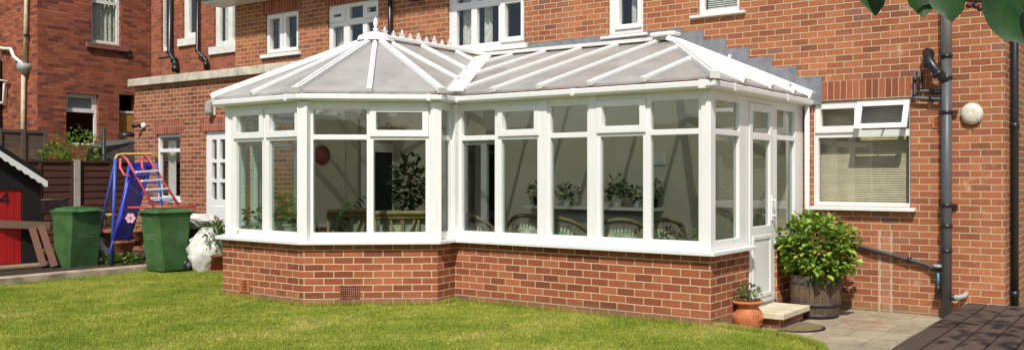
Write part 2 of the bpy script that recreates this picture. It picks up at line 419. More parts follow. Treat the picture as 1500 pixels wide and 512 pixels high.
def grassbase():
    m, nt, b, out = newmat('lawn turf')
    p = objco(nt); n1 = noise(nt, 1.3, 5, .6, p); n2 = noise(nt, 26, 4, .7, p)
    c = ramp(nt, [(.30,(.14,.19,.03)),(.5,(.22,.26,.045)),(.68,(.33,.31,.10))], n1.outputs[0]).outputs[0]
    c = mixc(nt, .6, c, ramp(nt, [(.3,(.5,.5,.45)),(.7,(1.25,1.2,1.1))], n2.outputs[0]).outputs[0], 'MULTIPLY')
    nt.links.new(c, b.inputs['Base Color']); b.inputs['Roughness'].default_value = .9; b.inputs['Specular IOR Level'].default_value = .2
    nt.links.new(bump(nt, n2.outputs[0], .8, .02), b.inputs['Normal'])
    return m
M['lawn'] = grassbase()
def blademat():
    m, nt, b, out = newmat('grass blade')
    g = nt.nodes.new('ShaderNodeNewGeometry')
    p = g.outputs['Position']; n1 = noise(nt, 1.1, 5, .62, p, .4); n0 = noise(nt, 5, 4, .6, p)
    a = ramp(nt, [(.28,(.21,.30,.035)),(.45,(.33,.395,.055)),(.58,(.45,.47,.09)),(.72,(.62,.53,.20))], n1.outputs[0]).outputs[0]
    r = ramp(nt, [(0,(.50,.60,.45)),(.5,(1,1,1)),(.93,(1.3,1.25,1.1)),(1,(2.1,1.6,1.9))], g.outputs['Random Per Island']).outputs[0]
    c = mixc(nt, 1.0, a, r, 'MULTIPLY')
    c = mixc(nt, .5, c, ramp(nt, [(.35,(.6,.72,.55)),(.65,(1.15,1.1,1.1))], n0.outputs[0]).outputs[0], 'MULTIPLY')
    nt.links.new(c, b.inputs['Base Color']); b.inputs['Roughness'].default_value = .6; b.inputs['Specular IOR Level'].default_value = .25
    tr = nt.nodes.new('ShaderNodeBsdfTranslucent'); nt.links.new(c, tr.inputs[0])
    mx = nt.nodes.new('ShaderNodeMixShader'); mx.inputs[0].default_value = .3
    nt.links.new(b.outputs[0], mx.inputs[1]); nt.links.new(tr.outputs[0], mx.inputs[2]); nt.links.new(mx.outputs[0], out.inputs[0])
    return m
M['blade'] = blademat()
def paving():
    m, nt, b, out = newmat('weathered paving')
    p = objco(nt)
    t = nt.nodes.new('ShaderNodeTexBrick'); nt.links.new(p, t.inputs['Vector'])
    t.inputs['Color1'].default_value = (.34,.29,.21,1); t.inputs['Color2'].default_value = (.44,.38,.28,1); t.inputs['Mortar'].default_value = (.19,.16,.12,1)
    t.inputs['Scale'].default_value = 1; t.inputs['Brick Width'].default_value = .60; t.inputs['Row Height'].default_value = .45; t.inputs['Mortar Size'].default_value = .006
    n1 = noise(nt, 1.8, 6, .7, p, .5); n2 = noise(nt, 22, 5, .7, p)
    c = mixc(nt, .8, t.outputs['Color'], ramp(nt, [(.3,(.60,.58,.55)),(.6,(1.05,1.02,.98)),(.8,(1.4,1.35,1.25))], n1.outputs[0]).outputs[0], 'MULTIPLY')
    c = mixc(nt, .6, c, ramp(nt, [(.3,(.65,.65,.62)),(.7,(1.2,1.2,1.15))], n2.outputs[0]).outputs[0], 'MULTIPLY')
    # worn red paint patch
    v = nt.nodes.new('ShaderNodeVectorMath'); v.operation = 'DISTANCE'; nt.links.new(p, v.inputs[0]); q = gnd(1265, 472, -.11); v.inputs[1].default_value = (q.x, q.y, q.z)
    r = ramp(nt, [(.10,(1,1,1)),(.45,(0,0,0))], v.outputs['Value'])
    n3 = noise(nt, 7, 5, .7, p); r3 = ramp(nt, [(.50,(0,0,0)),(.60,(1,1,1))], n3.outputs[0])
    mk = mixc(nt, 1.0, r.outputs[0], r3.outputs[0], 'MULTIPLY')
    c = mixc(nt, mk, c, (.36,.12,.08))
    nt.links.new(c, b.inputs['Base Color']); b.inputs['Roughness'].default_value = .88; b.inputs['Specular IOR Level'].default_value = .25
    nt.links.new(bump(nt, n2.outputs[0], .4, .008), b.inputs['Normal'])
    return m
M['paving'] = paving()
M['mat_brown'] = plain('coir half moon mat', (.20,.155,.085), .95, .1, .35, 30, .6, 80)

# ------------------------------------------------------------------ plan
GX = 0.0
PZ = -.11                                   # patio level
WY = 10.27                                  # main rear wall of the house
EYW = 9.2                                   # rear extension wall
E_ = Vector((-10.65, 6.50)); D_ = Vector((-8.97, 6.46)); C_ = Vector((-7.67, 7.36)); A_ = Vector((-7.72, 7.70)); B_ = Vector((-4.13, 7.70))
F_ = Vector((-11.80, 7.65)); G_ = Vector((-11.80, EYW)); H_ = Vector((-4.13, WY))
ZS, ZE = .73, 2.435                         # wall top / frame head

def poly(name, pts, z0, z1, mat, kind='structure'):
    m = MB(); n = len(pts)
    m.face([(p[0], p[1], z1) for p in pts])
    for i in range(n):
        a, b = pts[i], pts[(i+1) % n]
        m.face([(a[0],a[1],z0),(b[0],b[1],z0),(b[0],b[1],z1),(a[0],a[1],z1)])
    o = m.build(name, mat); o['kind'] = kind; return o

# ---- ground
g = MB(); g.box(-160, 160, -160, 160, -.5, -.16); o = g.build('ground', M['lawn']); o['kind'] = 'structure'
edge = [(-4.10,7.72),(-3.80,7.70),(-3.50,7.64),(-3.22,7.56),(-2.98,7.45),(-2.80,7.30),(-2.68,7.10),(-2.60,6.7),(-2.6,5.5),(-2.6,-4.0)]
lawnpts = [(-14.25,-12),(-2.6,-12)] + edge[::-1] + [(-4.3,8.2),(-11.4,8.2),(-11.5,9.15),(-14.25,9.15)]
poly('lawn', lawnpts, -.15, 0.0, M['lawn'])
poly('patio', [(-4.45,7.3),(-4.2,3),(-4.2,-6),(6,-6),(6,14),(-1.2,14),(-1.2,10.4),(-4.2,10.4)], -.155, PZ, M['paving'])
poly('flower_bed', [(-14.62,5.6),(-14.62,9.19),(-19.2,9.19),(-19.2,7.15),(-15.9,7.15),(-15.9,5.6)], -.15, .06, M['soil'])
M['kerb'] = plain('mossy kerb stone', (.40,.32,.23), .9, .2, .5, 5, .5, 30)
poly('kerb', [(-14.25,-2),(-14.25,9.18),(-14.60,9.18),(-14.60,-2)], -.15, .10, M['kerb'])
poly('path', [(-14.61,-2),(-14.61,5.58),(-15.88,5.58),(-15.88,7.13),(-19.2,7.13),(-19.2,-2)], -.15, .075, M['stone'])

# ---- grass blades
def grass(n):
    pts = []
    tries = 0
    def inpoly(x, y, P):
        c = np.zeros(len(x), bool); j = len(P)-1
        for i in range(len(P)):
            xi, yi = P[i]; xj, yj = P[j]
            with np.errstate(divide='ignore', invalid='ignore'):
                k = ((yi > y) != (yj > y)) & (x < (xj-xi)*(y-yi)/(yj-yi+1e-12)+xi)
            c ^= k; j = i
        return c
    house = [(E_.x,E_.y),(D_.x,D_.y),(C_.x,C_.y),(A_.x,A_.y),(B_.x,B_.y),(B_.x,9.0),(F_.x,9.2),(F_.x,F_.y)]
    X = RNG.uniform(-14.3, -2.55, n*4); Y = RNG.uniform(3.2, 9.2, n*4)
    dd = -ST*X + CT*Y; lat = CT*X + ST*Y
    pxs = CX + FOC*lat/np.maximum(dd,.1); pys = HY + FOC*CH/np.maximum(dd,.1)
    ok = inpoly(X, Y, lawnpts) & ~inpoly(X, Y, house) & (pxs > -160) & (pys < 560) & (dd > 5)
    X = X[ok][:n]; Y = Y[ok][:n]; k = len(X)
    a = RNG.uniform(0, 2*np.pi, k); clump = .5+.5*np.sin(X*7.3+2*np.sin(Y*5.1))*np.sin(Y*8.7+2*np.sin(X*3.9)); h = RNG.uniform(.010, .024, k)*(.75+.8*clump); w = RNG.uniform(.0025, .005, k)
    la = RNG.uniform(0, 2*np.pi, k); lm = RNG.uniform(0, .02, k)
    V = np.zeros((k, 3, 3))
    V[:,0] = np.stack([X-np.cos(a)*w, Y-np.sin(a)*w, np.full(k,-.002)], 1)
    V[:,1] = np.stack([X+np.cos(a)*w, Y+np.sin(a)*w, np.full(k,-.002)], 1)
    V[:,2] = np.stack([X+np.cos(la)*lm, Y+np.sin(la)*lm, h], 1)
    # longer uncut grass along walls and edges
    me = bpy.data.meshes.new('grass')
    me.vertices.add(3*k); me.vertices.foreach_set('co', V.reshape(-1))
    me.loops.add(3*k); me.loops.foreach_set('vertex_index', np.arange(3*k, dtype=np.int32))
    me.polygons.add(k); me.polygons.foreach_set('loop_start', np.arange(0, 3*k, 3, dtype=np.int32))
    me.update(calc_edges=True); me.materials.append(M['blade'])
    o = bpy.data.objects.new('grass', me); col.objects.link(o)
    tag(o, 'short mown lawn grass with dry straw coloured patches', 'grass', kind='stuff')
grass(420000)
def tufts(name, lines, n, hmin, hmax, label):
    m = MB()
    for _ in range(n):
        a, b = random.choice(lines); t = random.random()
        x = a[0]+(b[0]-a[0])*t + random.gauss(0,.015); y = a[1]+(b[1]-a[1])*t + random.gauss(0,.015)
        h = random.uniform(hmin, hmax); an = random.uniform(0, 6.28); w = .004; lx, ly = random.gauss(0,.02), random.gauss(0,.02)
        m.face([(x-math.cos(an)*w,y-math.sin(an)*w,-.01),(x+math.cos(an)*w,y+math.sin(an)*w,-.01),(x+lx,y+ly,h)])
    o = m.build(name, M['blade']); tag(o, label, 'grass', kind='stuff')
def off(p, q, d=.03):
    f = Facet(p, q); return (f.P(0,0,d).to_2d(), f.P(f.L,0,d).to_2d())
tufts('grass_edge', [off(E_,D_),off(D_,C_),off(C_,A_),off(A_,B_),off(A_,B_)] + [(edge[i],edge[i+1]) for i in range(9)] + [((-14.22,5),(-14.22,9))], 11000, .03, .075, 'longer uncut grass along the foot of the walls and the lawn edge')

# ------------------------------------------------------------------ generic window
def grect(F, x0, x1, y0, y1):
    xm = (x0+x1)/2
    return (F.S(x0), F.S(x1), F.Z(xm, y1), F.Z(xm, y0))
def window(parent, F, s0, s1, z0, z1, glass, sashes=(), d=0.0, t=.07, mat='upvc', gmat='glass_house', sill=None, name='window', pane_name='pane', fit=None, smat=None):
    """frame slab with holes (mesh), panes and sill as its children. glass = rects; sashes = rects with a proud ring round each glass"""
    m = MB(); m.slab(F, s0, s1, z0, z1, d-t, d, glass)
    for (a, b, c, e, g) in sashes:
        m.slab(F, a, b, c, e, d+.001, d+.024, [g])
    w = m.build(name, M[mat], bevel=.005); under(parent, w)
    for i, g in enumerate(glass):
        p = MB(); p.fbox(F, g[0]-.004, g[1]+.004, g[2]-.004, g[3]+.004, d-t*.55-.004, d-t*.55)
        po = p.build(pane_name, M[gmat]); po.parent = w
    if sill:
        q = MB(); q.fbox(F, s0-sill[0], s1+sill[0], z0-sill[1], z0-.001, d-t, d+sill[2])
        so = q.build('sill', M[smat or mat], bevel=.006); so.parent = w
    return w

# ------------------------------------------------------------------ MAIN HOUSE
HX0, HX1 = -16.4, -1.72
house = empty('brick_house', (-9, WY, 0), 'orange red brick house with white framed windows that the white conservatory is built against', 'house')
FM = Facet((HX0, WY), (HX1, WY)); FE = Facet((-18.1, EYW), (-11.80, EYW)); FB = Facet((-20.9, 11.0), (HX0, 11.0)); FR = Facet((HX1, WY), (HX1, 16))
HZ = 5.0
holes = {}
holes['w1'] = grect(FM, 388, 437, 17.5, 78)
holes['w2'] = grect(FM, 479, 554, 3, 86)
z3 = grect(FM, 655, 768, 0, 70); holes['w3'] = (z3[0], z3[1], z3[2], z3[3]+.42)
z4 = grect(FM, 890, 942, 0, 51); holes['w4'] = (z4[0], z4[1], z4[2], z4[3]+.65)
z5 = grect(FM, 1022, 1083, 0, 20); holes['w5'] = (z5[0], z5[1], z5[2], z5[3]+.75)
holes['k'] = grect(FM, 1190, 1334, 145.5, 302.5)
holes['french'] = (FM.S(672), FM.S(738), .12, 2.15)
wl = MB(); wl.slab(FM, 0, FM.L, PZ-.1, HZ, -.25, 0, list(holes.values()))
o = under(house, wl.build('wall', M['brick_house']))
wl = MB(); wl.slab(FR, .25, FR.L, PZ-.1, HZ, -.25, 0, []); under(house, wl.build('side_wall', M['brick_house']))
wl = MB(); wl.box(HX0, HX1, 15.9, 16, -.1, HZ); wl.box(HX0, HX0+.1, WY+.26, 11.0-.01, -.1, HZ+2); wl.box(-20.9, -20.7, 11.26, 16, -.1, 7); under(house, wl.build('rear_wall', M['brick_orange']))
# roof eave and soffit of the main part
r = MB(); r.box(HX0-.42, HX1+.3, WY-.40, WY-.005, HZ-.03, HZ+.02); under(house, r.build('soffit', M['upvc_old']))
r = MB(); r.box(HX0-.42, HX1+.3, WY-.44, WY-.401, HZ-.03, HZ+.18); under(house, r.build('fascia', M['upvc_old']))
r = MB(); r.tube([(HX0-.5, WY-.49, HZ+.10), (HX1+.35, WY-.49, HZ+.10)], .065, 12); under(house, r.build('gutter', M['black_plastic']))
r = MB(); r.face([(HX0-.42,WY-.46,HZ+.19),(HX1+.3,WY-.46,HZ+.19),(HX1+.3,13.2,HZ+2.3),(HX0-.42,13.2,HZ+2.3)]); r.face([(HX0-.42,13.2,HZ+2.3),(HX1+.3,13.2,HZ+2.3),(HX1+.3,16.4,HZ+.1),(HX0-.42,16.4,HZ+.1)])
r.face([(HX1-.02,WY,HZ),(HX1-.02,16,HZ),(HX1-.02,13.2,HZ+2.3)]); r.face([(HX0+.02,WY,HZ),(HX0+.02,13.2,HZ+2.3),(HX0+.02,16,HZ)])
under(house, r.build('roof', M['shed_roof']))
# soldier courses
def soldier(F, x0, x1, ztop_of, h, mat, par):
    s0, s1 = F.S(x0), F.S(x1); m = MB(); m.fbox(F, s0, s1, ztop_of+.002, ztop_of+h, -.02, .003); return under(par, m.build('soldier_course', M[mat]))
soldier(FM, 1181, 1362, holes['k'][3], .245, 'soldier', house)
soldier(FM, 384, 441, holes['w1'][3], .245, 'soldier_ext', house)
soldier(FM, 476, 557, holes['w2'][3], .245, 'soldier_ext', house)
# windows of the main wall
def inner(s0, s1, z0, z1, m=.05): return (s0+m, s1-m, z0+m, z1-m)
R_ = -.05
h = holes['w1']; ga = (FM.S(393), FM.S(408), h[2]+.10, h[3]-.10); gb = (FM.S(417), FM.S(432.5), h[2]+.10, h[3]-.10)
window(house, FM, h[0], h[1], h[2], h[3], [ga, gb], [(FM.S(389.5),FM.S(412),h[2]+.03,h[3]-.03,ga),(FM.S(413),FM.S(436),h[2]+.03,h[3]-.03,gb)], d=R_, sill=(.08,.07,.11))
h = holes['w2']; tr = FM.Z(516, 31); zt = h[3]-.07
cols2 = [(484,500),(508.5,528),(534.5,551)]
gl = [(FM.S(a), FM.S(b), h[2]+.08, tr-.05) for a, b in cols2] + [(FM.S(485)+.02, FM.S(498), tr+.12, zt-.10), (FM.S(508.5), FM.S(528), tr+.06, zt), (FM.S(536), FM.S(549), tr+.12, zt-.06)]
window(house, FM, *h, gl, [(FM.S(481),FM.S(503),tr+.03,zt-.01,gl[3]),(FM.S(532),FM.S(553),tr+.03,zt+.03,gl[5])], d=R_, sill=(.08,.07,.11))
h = holes['w3']; tr = FM.Z(711, 4)
gl = [(FM.S(665.5), FM.S(687), h[2]+.09, tr-.05), (FM.S(695), FM.S(727), h[2]+.09, tr-.05), (FM.S(737.5), FM.S(761), h[2]+.14, tr-.05)] + [(FM.S(665.5), FM.S(687), tr+.06, h[3]-.1), (FM.S(695), FM.S(727), tr+.06, h[3]-.1), (FM.S(737.5), FM.S(761), tr+.06, h[3]-.1)]
window(house, FM, *h, gl, [(FM.S(731),FM.S(765),h[2]+.06,tr+.0,gl[2])], d=R_, sill=(.08,.07,.11))
h = holes['w4']; ga = (FM.S(905), FM.S(932), h[2]+.16, h[3]-.12)
window(house, FM, *h, [ga], [(FM.S(899),FM.S(938),h[2]+.09,h[3]-.05,ga)], d=R_, sill=(.09,.04,.11))
h = holes['w5']; ga = (FM.S(1029), FM.S(1077), h[2]+.08, h[3]-.12)
window(house, FM, *h, [ga], [], d=R_, sill=(.10,.035,.11))
# kitchen window with one top light open
h = holes['k']; tr = FM.Z(1261, 195); zt = h[3]
g_big = (FM.S(1196.5), FM.S(1330), h[2]+.05, tr-.045)
g_tl = (FM.S(1200.5), FM.S(1250), tr+.10, zt-.10)
hole_open = (FM.S(1258), FM.S(1330), tr+.04, zt-.05)
m_ = MB(); m_.slab(FM, h[0], h[1], h[2], h[3], R_-.07, R_, [g_big, g_tl, hole_open]); m_.slab(FM, FM.S(1193), FM.S(1255.5), tr+.015, zt-.02, R_+.001, R_+.024, [g_tl])
kw = under(house, m_.build('window', M['upvc'], bevel=.005))
for gg in (g_big, g_tl):
    p = MB(); p.fbox(FM, gg[0]-.004, gg[1]+.004, gg[2]-.004, gg[3]+.004, R_-.045, R_-.04); p.build('pane', M['glass_house']).parent = kw
p = MB(); p.fbox(FM, h[0]-.0, h[1]+.07, h[2]-.045, h[2]-.001, R_-.07, R_+.15); p.build('sill', M['upvc'], bevel=.006).parent = kw
# tilted sash: hinge at the top
oa, ob, oc, od = hole_open; oa -= .02; ob += .02; od += .02; oc -= .02
HH = od-oc; ang = rad(24)
def tiltP(s, zz, dd):      # zz measured down from the hinge
    return FM.P(s, od - zz*math.cos(ang) - dd*math.sin(ang)*-1*0, R_ + .01 + zz*math.sin(ang) + dd)
p = MB(); fr = .065
def trect(s0, s1, a0, a1, t0, t1, mb):
    c = [tiltP(s0,a1,t1),tiltP(s1,a1,t1),tiltP(s1,a1,t0),tiltP(s0,a1,t0),tiltP(s0,a0,t1),tiltP(s1,a0,t1),tiltP(s1,a0,t0),tiltP(s0,a0,t0)]; mb.hexa(c)
trect(oa, ob, 0, fr, 0, .045, p); trect(oa, ob, HH-fr, HH, 0, .045, p); trect(oa, oa+fr, fr, HH-fr, 0, .045, p); trect(ob-fr, ob, fr, HH-fr, 0, .045, p)
p.build('opener', M['upvc'], bevel=.004).parent = kw
p = MB(); trect(oa+fr-.002, ob-fr+.002, fr-.002, HH-fr+.002, .02, .024, p); p.build('pane', M['glass_house']).parent = kw
p = MB(); p.bar(FM.P((oa+ob)/2, tr+.06, R_+.0), FM.P((oa+ob)/2, tr+.05, R_+.15), .02, .012); p.build('window_stay', M['metal']).parent = kw
# blinds and curtains behind
def blind(F, r, d, mat='blind', pitch=.028, par=None, nm='blind'):
    m = MB(); z = r[2]
    while z < r[3]:
        P = F.P; m.face([P(r[0],z,d),P(r[1],z,d),P(r[1],z+pitch*.82,d-.012),P(r[0],z+pitch*.82,d-.012)]); z += pitch
    o = m.build(nm, M[mat]); return under(house, o) if par is None else under(par, o)
blind(FM, (h[0]+.03, h[1]-.03, h[2]+.015, h[3]-.03), -.20)
def curtain(F, s0, s1, z0, z1, d, amp=.02, mat='curtain', par=house):
    m = MB(); n = max(6, int((s1-s0)/.02)); P = F.P; pr = None
    ph = random.uniform(0, 6)
    for i in range(n+1):
        s = s0+(s1-s0)*i/n; dd = d+amp*math.sin(s*60+ph)+amp*.5*math.sin(s*23)
        q = (P(s,z0,dd), P(s,z1,dd))
        if pr: m.face([pr[0],q[0],q[1],pr[1]], smooth=True)
        pr = q
    return under(par, m.build('curtain', M[mat]))
for s0, s1, w in ((393,401,'w1'),(405,409,'w1'),(480,497,'w2'),(664,677,'w3'),(684,690,'w3'),(696,707,'w3'),(755,766,'w3'),(912,919,'w4')):
    hh = holes[w]; curtain(FM, FM.S(s0), FM.S(s1), hh[2]+.02, hh[3]-.02, -.22)
blind(FM, (holes['w5'][0]+.05, holes['w5'][1]-.05, holes['w5'][2]+.03, holes['w5'][3]), -.2, 'curtain')
# dark rooms behind the main wall
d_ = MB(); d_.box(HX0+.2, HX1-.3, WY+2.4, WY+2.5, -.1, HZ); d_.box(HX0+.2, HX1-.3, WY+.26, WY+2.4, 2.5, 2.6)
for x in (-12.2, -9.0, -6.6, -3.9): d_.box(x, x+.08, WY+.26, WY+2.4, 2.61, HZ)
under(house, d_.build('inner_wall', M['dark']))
fig = MB(); q = FM.P(FM.S(925), holes['w4'][2]+.05, -.22)
fig.lathe(q, [(.05,0),(.06,.03),(.03,.10),(.05,.17),(.02,.21),(.032,.25),(.0,.30)], 12); o = fig.build('figurine', M['ceramic']); tag(o, 'small white figurine on the sill of the narrow upstairs window', 'figurine')

# ---- set back wing (left)
FBh = {}
FBh['a'] = (FB.S(267), FB.S(288), FB.Z(277, 56), 6.2)
FBh['b'] = (FB.S(313), FB.S(349), FB.Z(330, 67), 6.0)
FBh['c'] = (FB.S(236), FB.S(247.5), FB.Z(242, 75), 6.2)
wl = MB(); wl.slab(FB, 0, FB.L, -.1, 7, -.25, 0, list(FBh.values())); under(house, wl.build('wing_wall', M['brick_orange']))
h = FBh['a']; window(house, FB, *h, [(FB.S(273.5), FB.S(284.5), h[2]+.13, 6.1)], [], d=R_, sill=(.12,.17,.10), mat='upvc_old')
h = FBh['b']; window(house, FB, *h, [(FB.S(318.5), FB.S(331), h[2]+.12, 5.9), (FB.S(337), FB.S(349)-.05, h[2]+.12, 5.9)], [], d=R_, sill=(.12,.17,.10), mat='upvc_old')
h = FBh['c']; window(house, FB, *h, [(h[0]+.02, FB.S(245.5), h[2]+.1, 6.1)], [], d=R_, sill=(.08,.14,.08), mat='upvc_old', smat='cast_stone')
curtain(FB, FB.S(318), FB.S(332), 3.9, 6, -.2, par=house); curtain(FB, FB.S(338), FB.S(348), 3.9, 6, -.2, par=house)
d_ = MB(); d_.box(-20.7, HX0, 12.2, 12.3, 0, 7); under(house, d_.build('inner_wall', M['dark']))

# ---- rear extension with stone coping
EH = 3.33
ew = grect(FE, 228, 264, 196, 292); ed = (FE.S(298.5), FE.S(334), .12, FE.Z(316, 191.5))
wl = MB(); wl.slab(FE, 0, FE.L, -.1, EH, -.25, 0, [ew, ed]); under(house, wl.build('extension_wall', M['brick_ext']))
wl = MB(); wl.box(-18.1, -17.86, EYW+.251, 11-.003, -.1, EH); under(house, wl.build('extension_side_wall', M['brick_ext']))
r = MB(); r.box(-18.08, -11.82, EYW+.26, WY-.003, EH-.1, EH+.001); r.box(-18.1, HX0-.003, WY-.01, 10.997, EH-.1, EH+.001); under(house, r.build('flat_roof', M['shed_roof']))
r = MB()
x = -18.2
while x < -11.2:
    w = min(random.uniform(.7,1.1), -11.0-x); r.box(x+.004, x+w-.004, EYW-.09, EYW+.28, EH+.002, EH+.15+random.uniform(0,.006)); x += w
under(house, r.build('coping_stone', M['stone'], bevel=.012))
s_ = MB(); s_.fbox(FE, ew[0]-.12, ew[1]+.12, ew[3]+.002, ew[3]+.245, -.02, .003); under(house, s_.build('soldier_course', M['soldier_ext']))
s_ = MB(); s_.fbox(FE, ed[0]-.12, ed[1]+.02, ed[3]+.002, ed[3]+.245, -.02, .003); under(house, s_.build('soldier_course', M['soldier_ext']))
trz = FE.Z(246, 220)
window(house, FE, *ew, [(ew[0]+.05, ew[1]-.04, ew[2]+.07, trz-.035), (ew[0]+.05, ew[1]-.04, trz+.035, ew[3]-.06)], [], d=R_, sill=(.05,.05,.06))
curtain(FE, ew[0]+.1, ew[0]+.38, ew[2]+.02, trz+.2, -.2, par=house)
# glazed white back door
gd = []
for a, b in ((306.5,313.5),(318,326),(330.5,334.8)):
    for ya, yb in ((204,233),(238,262),(267,292)):
        gd.append((FE.S(a), min(FE.S(b), ed[1]-.07), FE.Z(316,yb), FE.Z(316,ya)))
m_ = MB(); m_.slab(FE, ed[0], ed[1], ed[2], ed[3], R_-.06, R_, gd); 
m_.fbox(FE, ed[0]+.18, ed[1]-.12, .3, FE.Z(316,302), R_+.001, R_+.012)
dr = under(house, m_.build('back_door', M['upvc'], bevel=.005))
for gg in gd:
    p = MB(); p.fbox(FE, *gg, R_-.04, R_-.035); p.build('pane', M['glass_house']).parent = dr
d_ = MB(); d_.box(-17.8, -11.9, EYW+.75, EYW+.8, .02, EH-.12); under(house, d_.build('inner_wall', M['dark']))

# ------------------------------------------------------------------ pipes and wall fittings
def wallp(F, px, py, d): s = F.S(px); return F.P(s, F.Z(px, py), d)
# soil pipe
s = FM.S(1389.5); sp = empty('soil_pipe', FM.P(s, PZ, .1), 'thick grey soil pipe with a paler upper length running up beside the round wall lamp', 'pipe')
zj = FM.Z(1389, 82); m = MB(); m.tube([FM.P(s,PZ,.1), FM.P(s,zj,.1)], .058, 18); under(sp, m.build('lower_pipe', M['grey_plastic']))
m = MB(); m.tube([FM.P(s,zj,.1), FM.P(s,5.0,.1)], .061, 18); under(sp, m.build('upper_pipe', M['pale_grey']))
for y in (84, 115, 165, 300, 330, 366): 
    m = MB(); z = FM.Z(1389,y); m.lathe(FM.P(s,z-.02,.1), [(.058,-.001),(.068,.0),(.068,.04),(.058,.041)], 18)
    if y in (165, 300): m.bar(FM.P(s-.10,z+.0,.04), FM.P(s+.11,z+.0,.04), .03, .03)
    under(sp, m.build('collar', M['black_plastic']))
m = MB(); m.tube([wallp(FM,1362,79,.0), wallp(FM,1362,79,.10), wallp(FM,1365,92,.16), wallp(FM,1374,103,.18), wallp(FM,1383,112,.15), wallp(FM,1391,122,.1)], [.06,.062,.062,.056,.056,.05], 16)
for p in ((1365,90,.155),(1378,106,.17)): m.lathe(wallp(FM,*p)-Vector((0,0,.02)), [(.05,0),(.07,.005),(.07,.04),(.05,.045)], 16, axis=(.4,-.05,-.8))
under(sp, m.build('branch_pipe', M['black_plastic']))
def smallpipe(name, pts, r, mat, label, cat='pipe', collars=()):
    m = MB(); m.tube(pts, r, 12); 
    root = m.build(name, M[mat]); tag(root, label, cat)
    for (a, b) in collars:
        c = MB(); c.tube([a, b], r*1.28, 12); c.build('pipe_collar', M['black_plastic']).parent = root
    return root
W = lambda px,py,d=.06: wallp(FM,px,py,d)
def cl(a, b, t=.5, l=.05):
    a=Vector(a); b=Vector(b); c=a.lerp(b,t); d=(b-a).normalized()*l/2; return (c-d,c+d)
smallpipe('waste_pipe', [W(1342,107,-.05),W(1342,107,.05),W(1341,142,.05),W(1341,144,.06),W(1386,146,.07)], .021, 'grey_plastic', 'lower of two thin grey waste pipes elbowed into the soil pipe', collars=[cl(W(1342,112,.05),W(1342,122,.05)),cl(W(1341,130,.05),W(1341,146,.05),.6,.07),cl(W(1360,145),W(1372,145.5))])
smallpipe('waste_pipe', [W(1350,107,-.05),W(1350,107,.05),W(1350,130,.05),W(1350,134,.06),W(1386,134,.07)], .021, 'grey_plastic', 'upper of two thin grey waste pipes elbowed into the soil pipe', collars=[cl(W(1350,112,.05),W(1350,122,.05)),cl(W(1350,124,.05),W(1350,134,.05),.6,.06),cl(W(1360,134),W(1375,134))])
smallpipe('kitchen_waste_pipe', [W(1225,352,.05),W(1255,358.5,.05),W(1358,386,.05),W(1370,393,.05),W(1386,395,.07)], .024, 'dark_grey', 'long grey kitchen waste pipe sloping down across the brick wall below the window', collars=[cl(W(1255,358.5,.05),W(1262,360.2,.05)),cl(W(1330,378.5,.05),W(1338,380.6,.05)),cl(W(1368,392,.05),W(1386,394,.06),.5,.09)])
smallpipe('drain_stub', [W(1388,434,.1),W(1408,433.5,.1),W(1414,432,.05),W(1416,428,-.02)], .03, 'pale_grey', 'short pale grey drain stub joining the soil pipe near the ground', collars=[cl(W(1396,434,.1),W(1400,433.7,.1))])
t_ = empty('outside_tap', W(1377,392,.1), 'outside tap with a blue handle fixed beside the soil pipe', 'tap')
m = MB(); m.tube([W(1377,386,.1),W(1377,390,.1)], .055, 14); under(t_, m.build('cap', M['pale_grey']))
m = MB(); m.tube([W(1377,398,.09),W(1377,416,.09)], .014, 8); under(t_, m.build('blue_handle', plain('blue tap', (.04,.30,.52), .4)))
m = MB(); m.tube([W(1377,416,.09),W(1377,428,.09)], .02, 8); m.bar(W(1372,428,.08),W(1383,428,.08),.04,.03); m.bar(W(1372,433,.08),W(1383,433,.08),.05,.03); under(t_, m.build('spout', M['black_plastic']))
DS = FR.S(1479.0)
dp = empty('downpipe', FR.P(.45, PZ, .06), 'black downpipe just round the right hand corner of the house', 'pipe')
m = MB(); m.tube([FR.P(DS,PZ,.055), FR.P(DS,5.0,.055)], .045, 14); under(dp, m.build('pipe', M['black_plastic']))
for z in (.15, 2.1, 3.6): m = MB(); m.lathe(FR.P(DS,z,.055), [(.04,0),(.054,.002),(.054,.06),(.04,.062)], 14); under(dp, m.build('bracket', M['black_plastic']))
m = MB(); m.tube([FM.P(FM.S(576),2.9,.07), FM.P(FM.S(576),HZ-.03,.07)], .04, 12); tag(m.build('downpipe', M['black_plastic']), 'slim black downpipe on the brick between two upstairs windows above the roof finial', 'pipe')
B2 = lambda px,py,d=.08: wallp(FB,px,py,d)
smallpipe('downpipe', [B2(254,-30), B2(254,78), B2(262,92), B2(262,106)], .06, 'black_plastic', 'thick dark downpipe kinked at its foot, left one above the flat extension roof', collars=[cl(B2(254,72),B2(254,82)),cl(B2(259,86),B2(262,92)),cl(B2(262,96),B2(262,106),.5,.12)])
smallpipe('downpipe', [B2(294.5,-30), B2(294.5,76), B2(307,88), B2(307,103)], .042, 'black_plastic', 'thin dark downpipe kinked at its foot, right one above the flat extension roof', collars=[cl(B2(294.5,70),B2(294.5,80)),cl(B2(302,84),B2(307,88)),cl(B2(307,90),B2(307,100),.5,.1)])
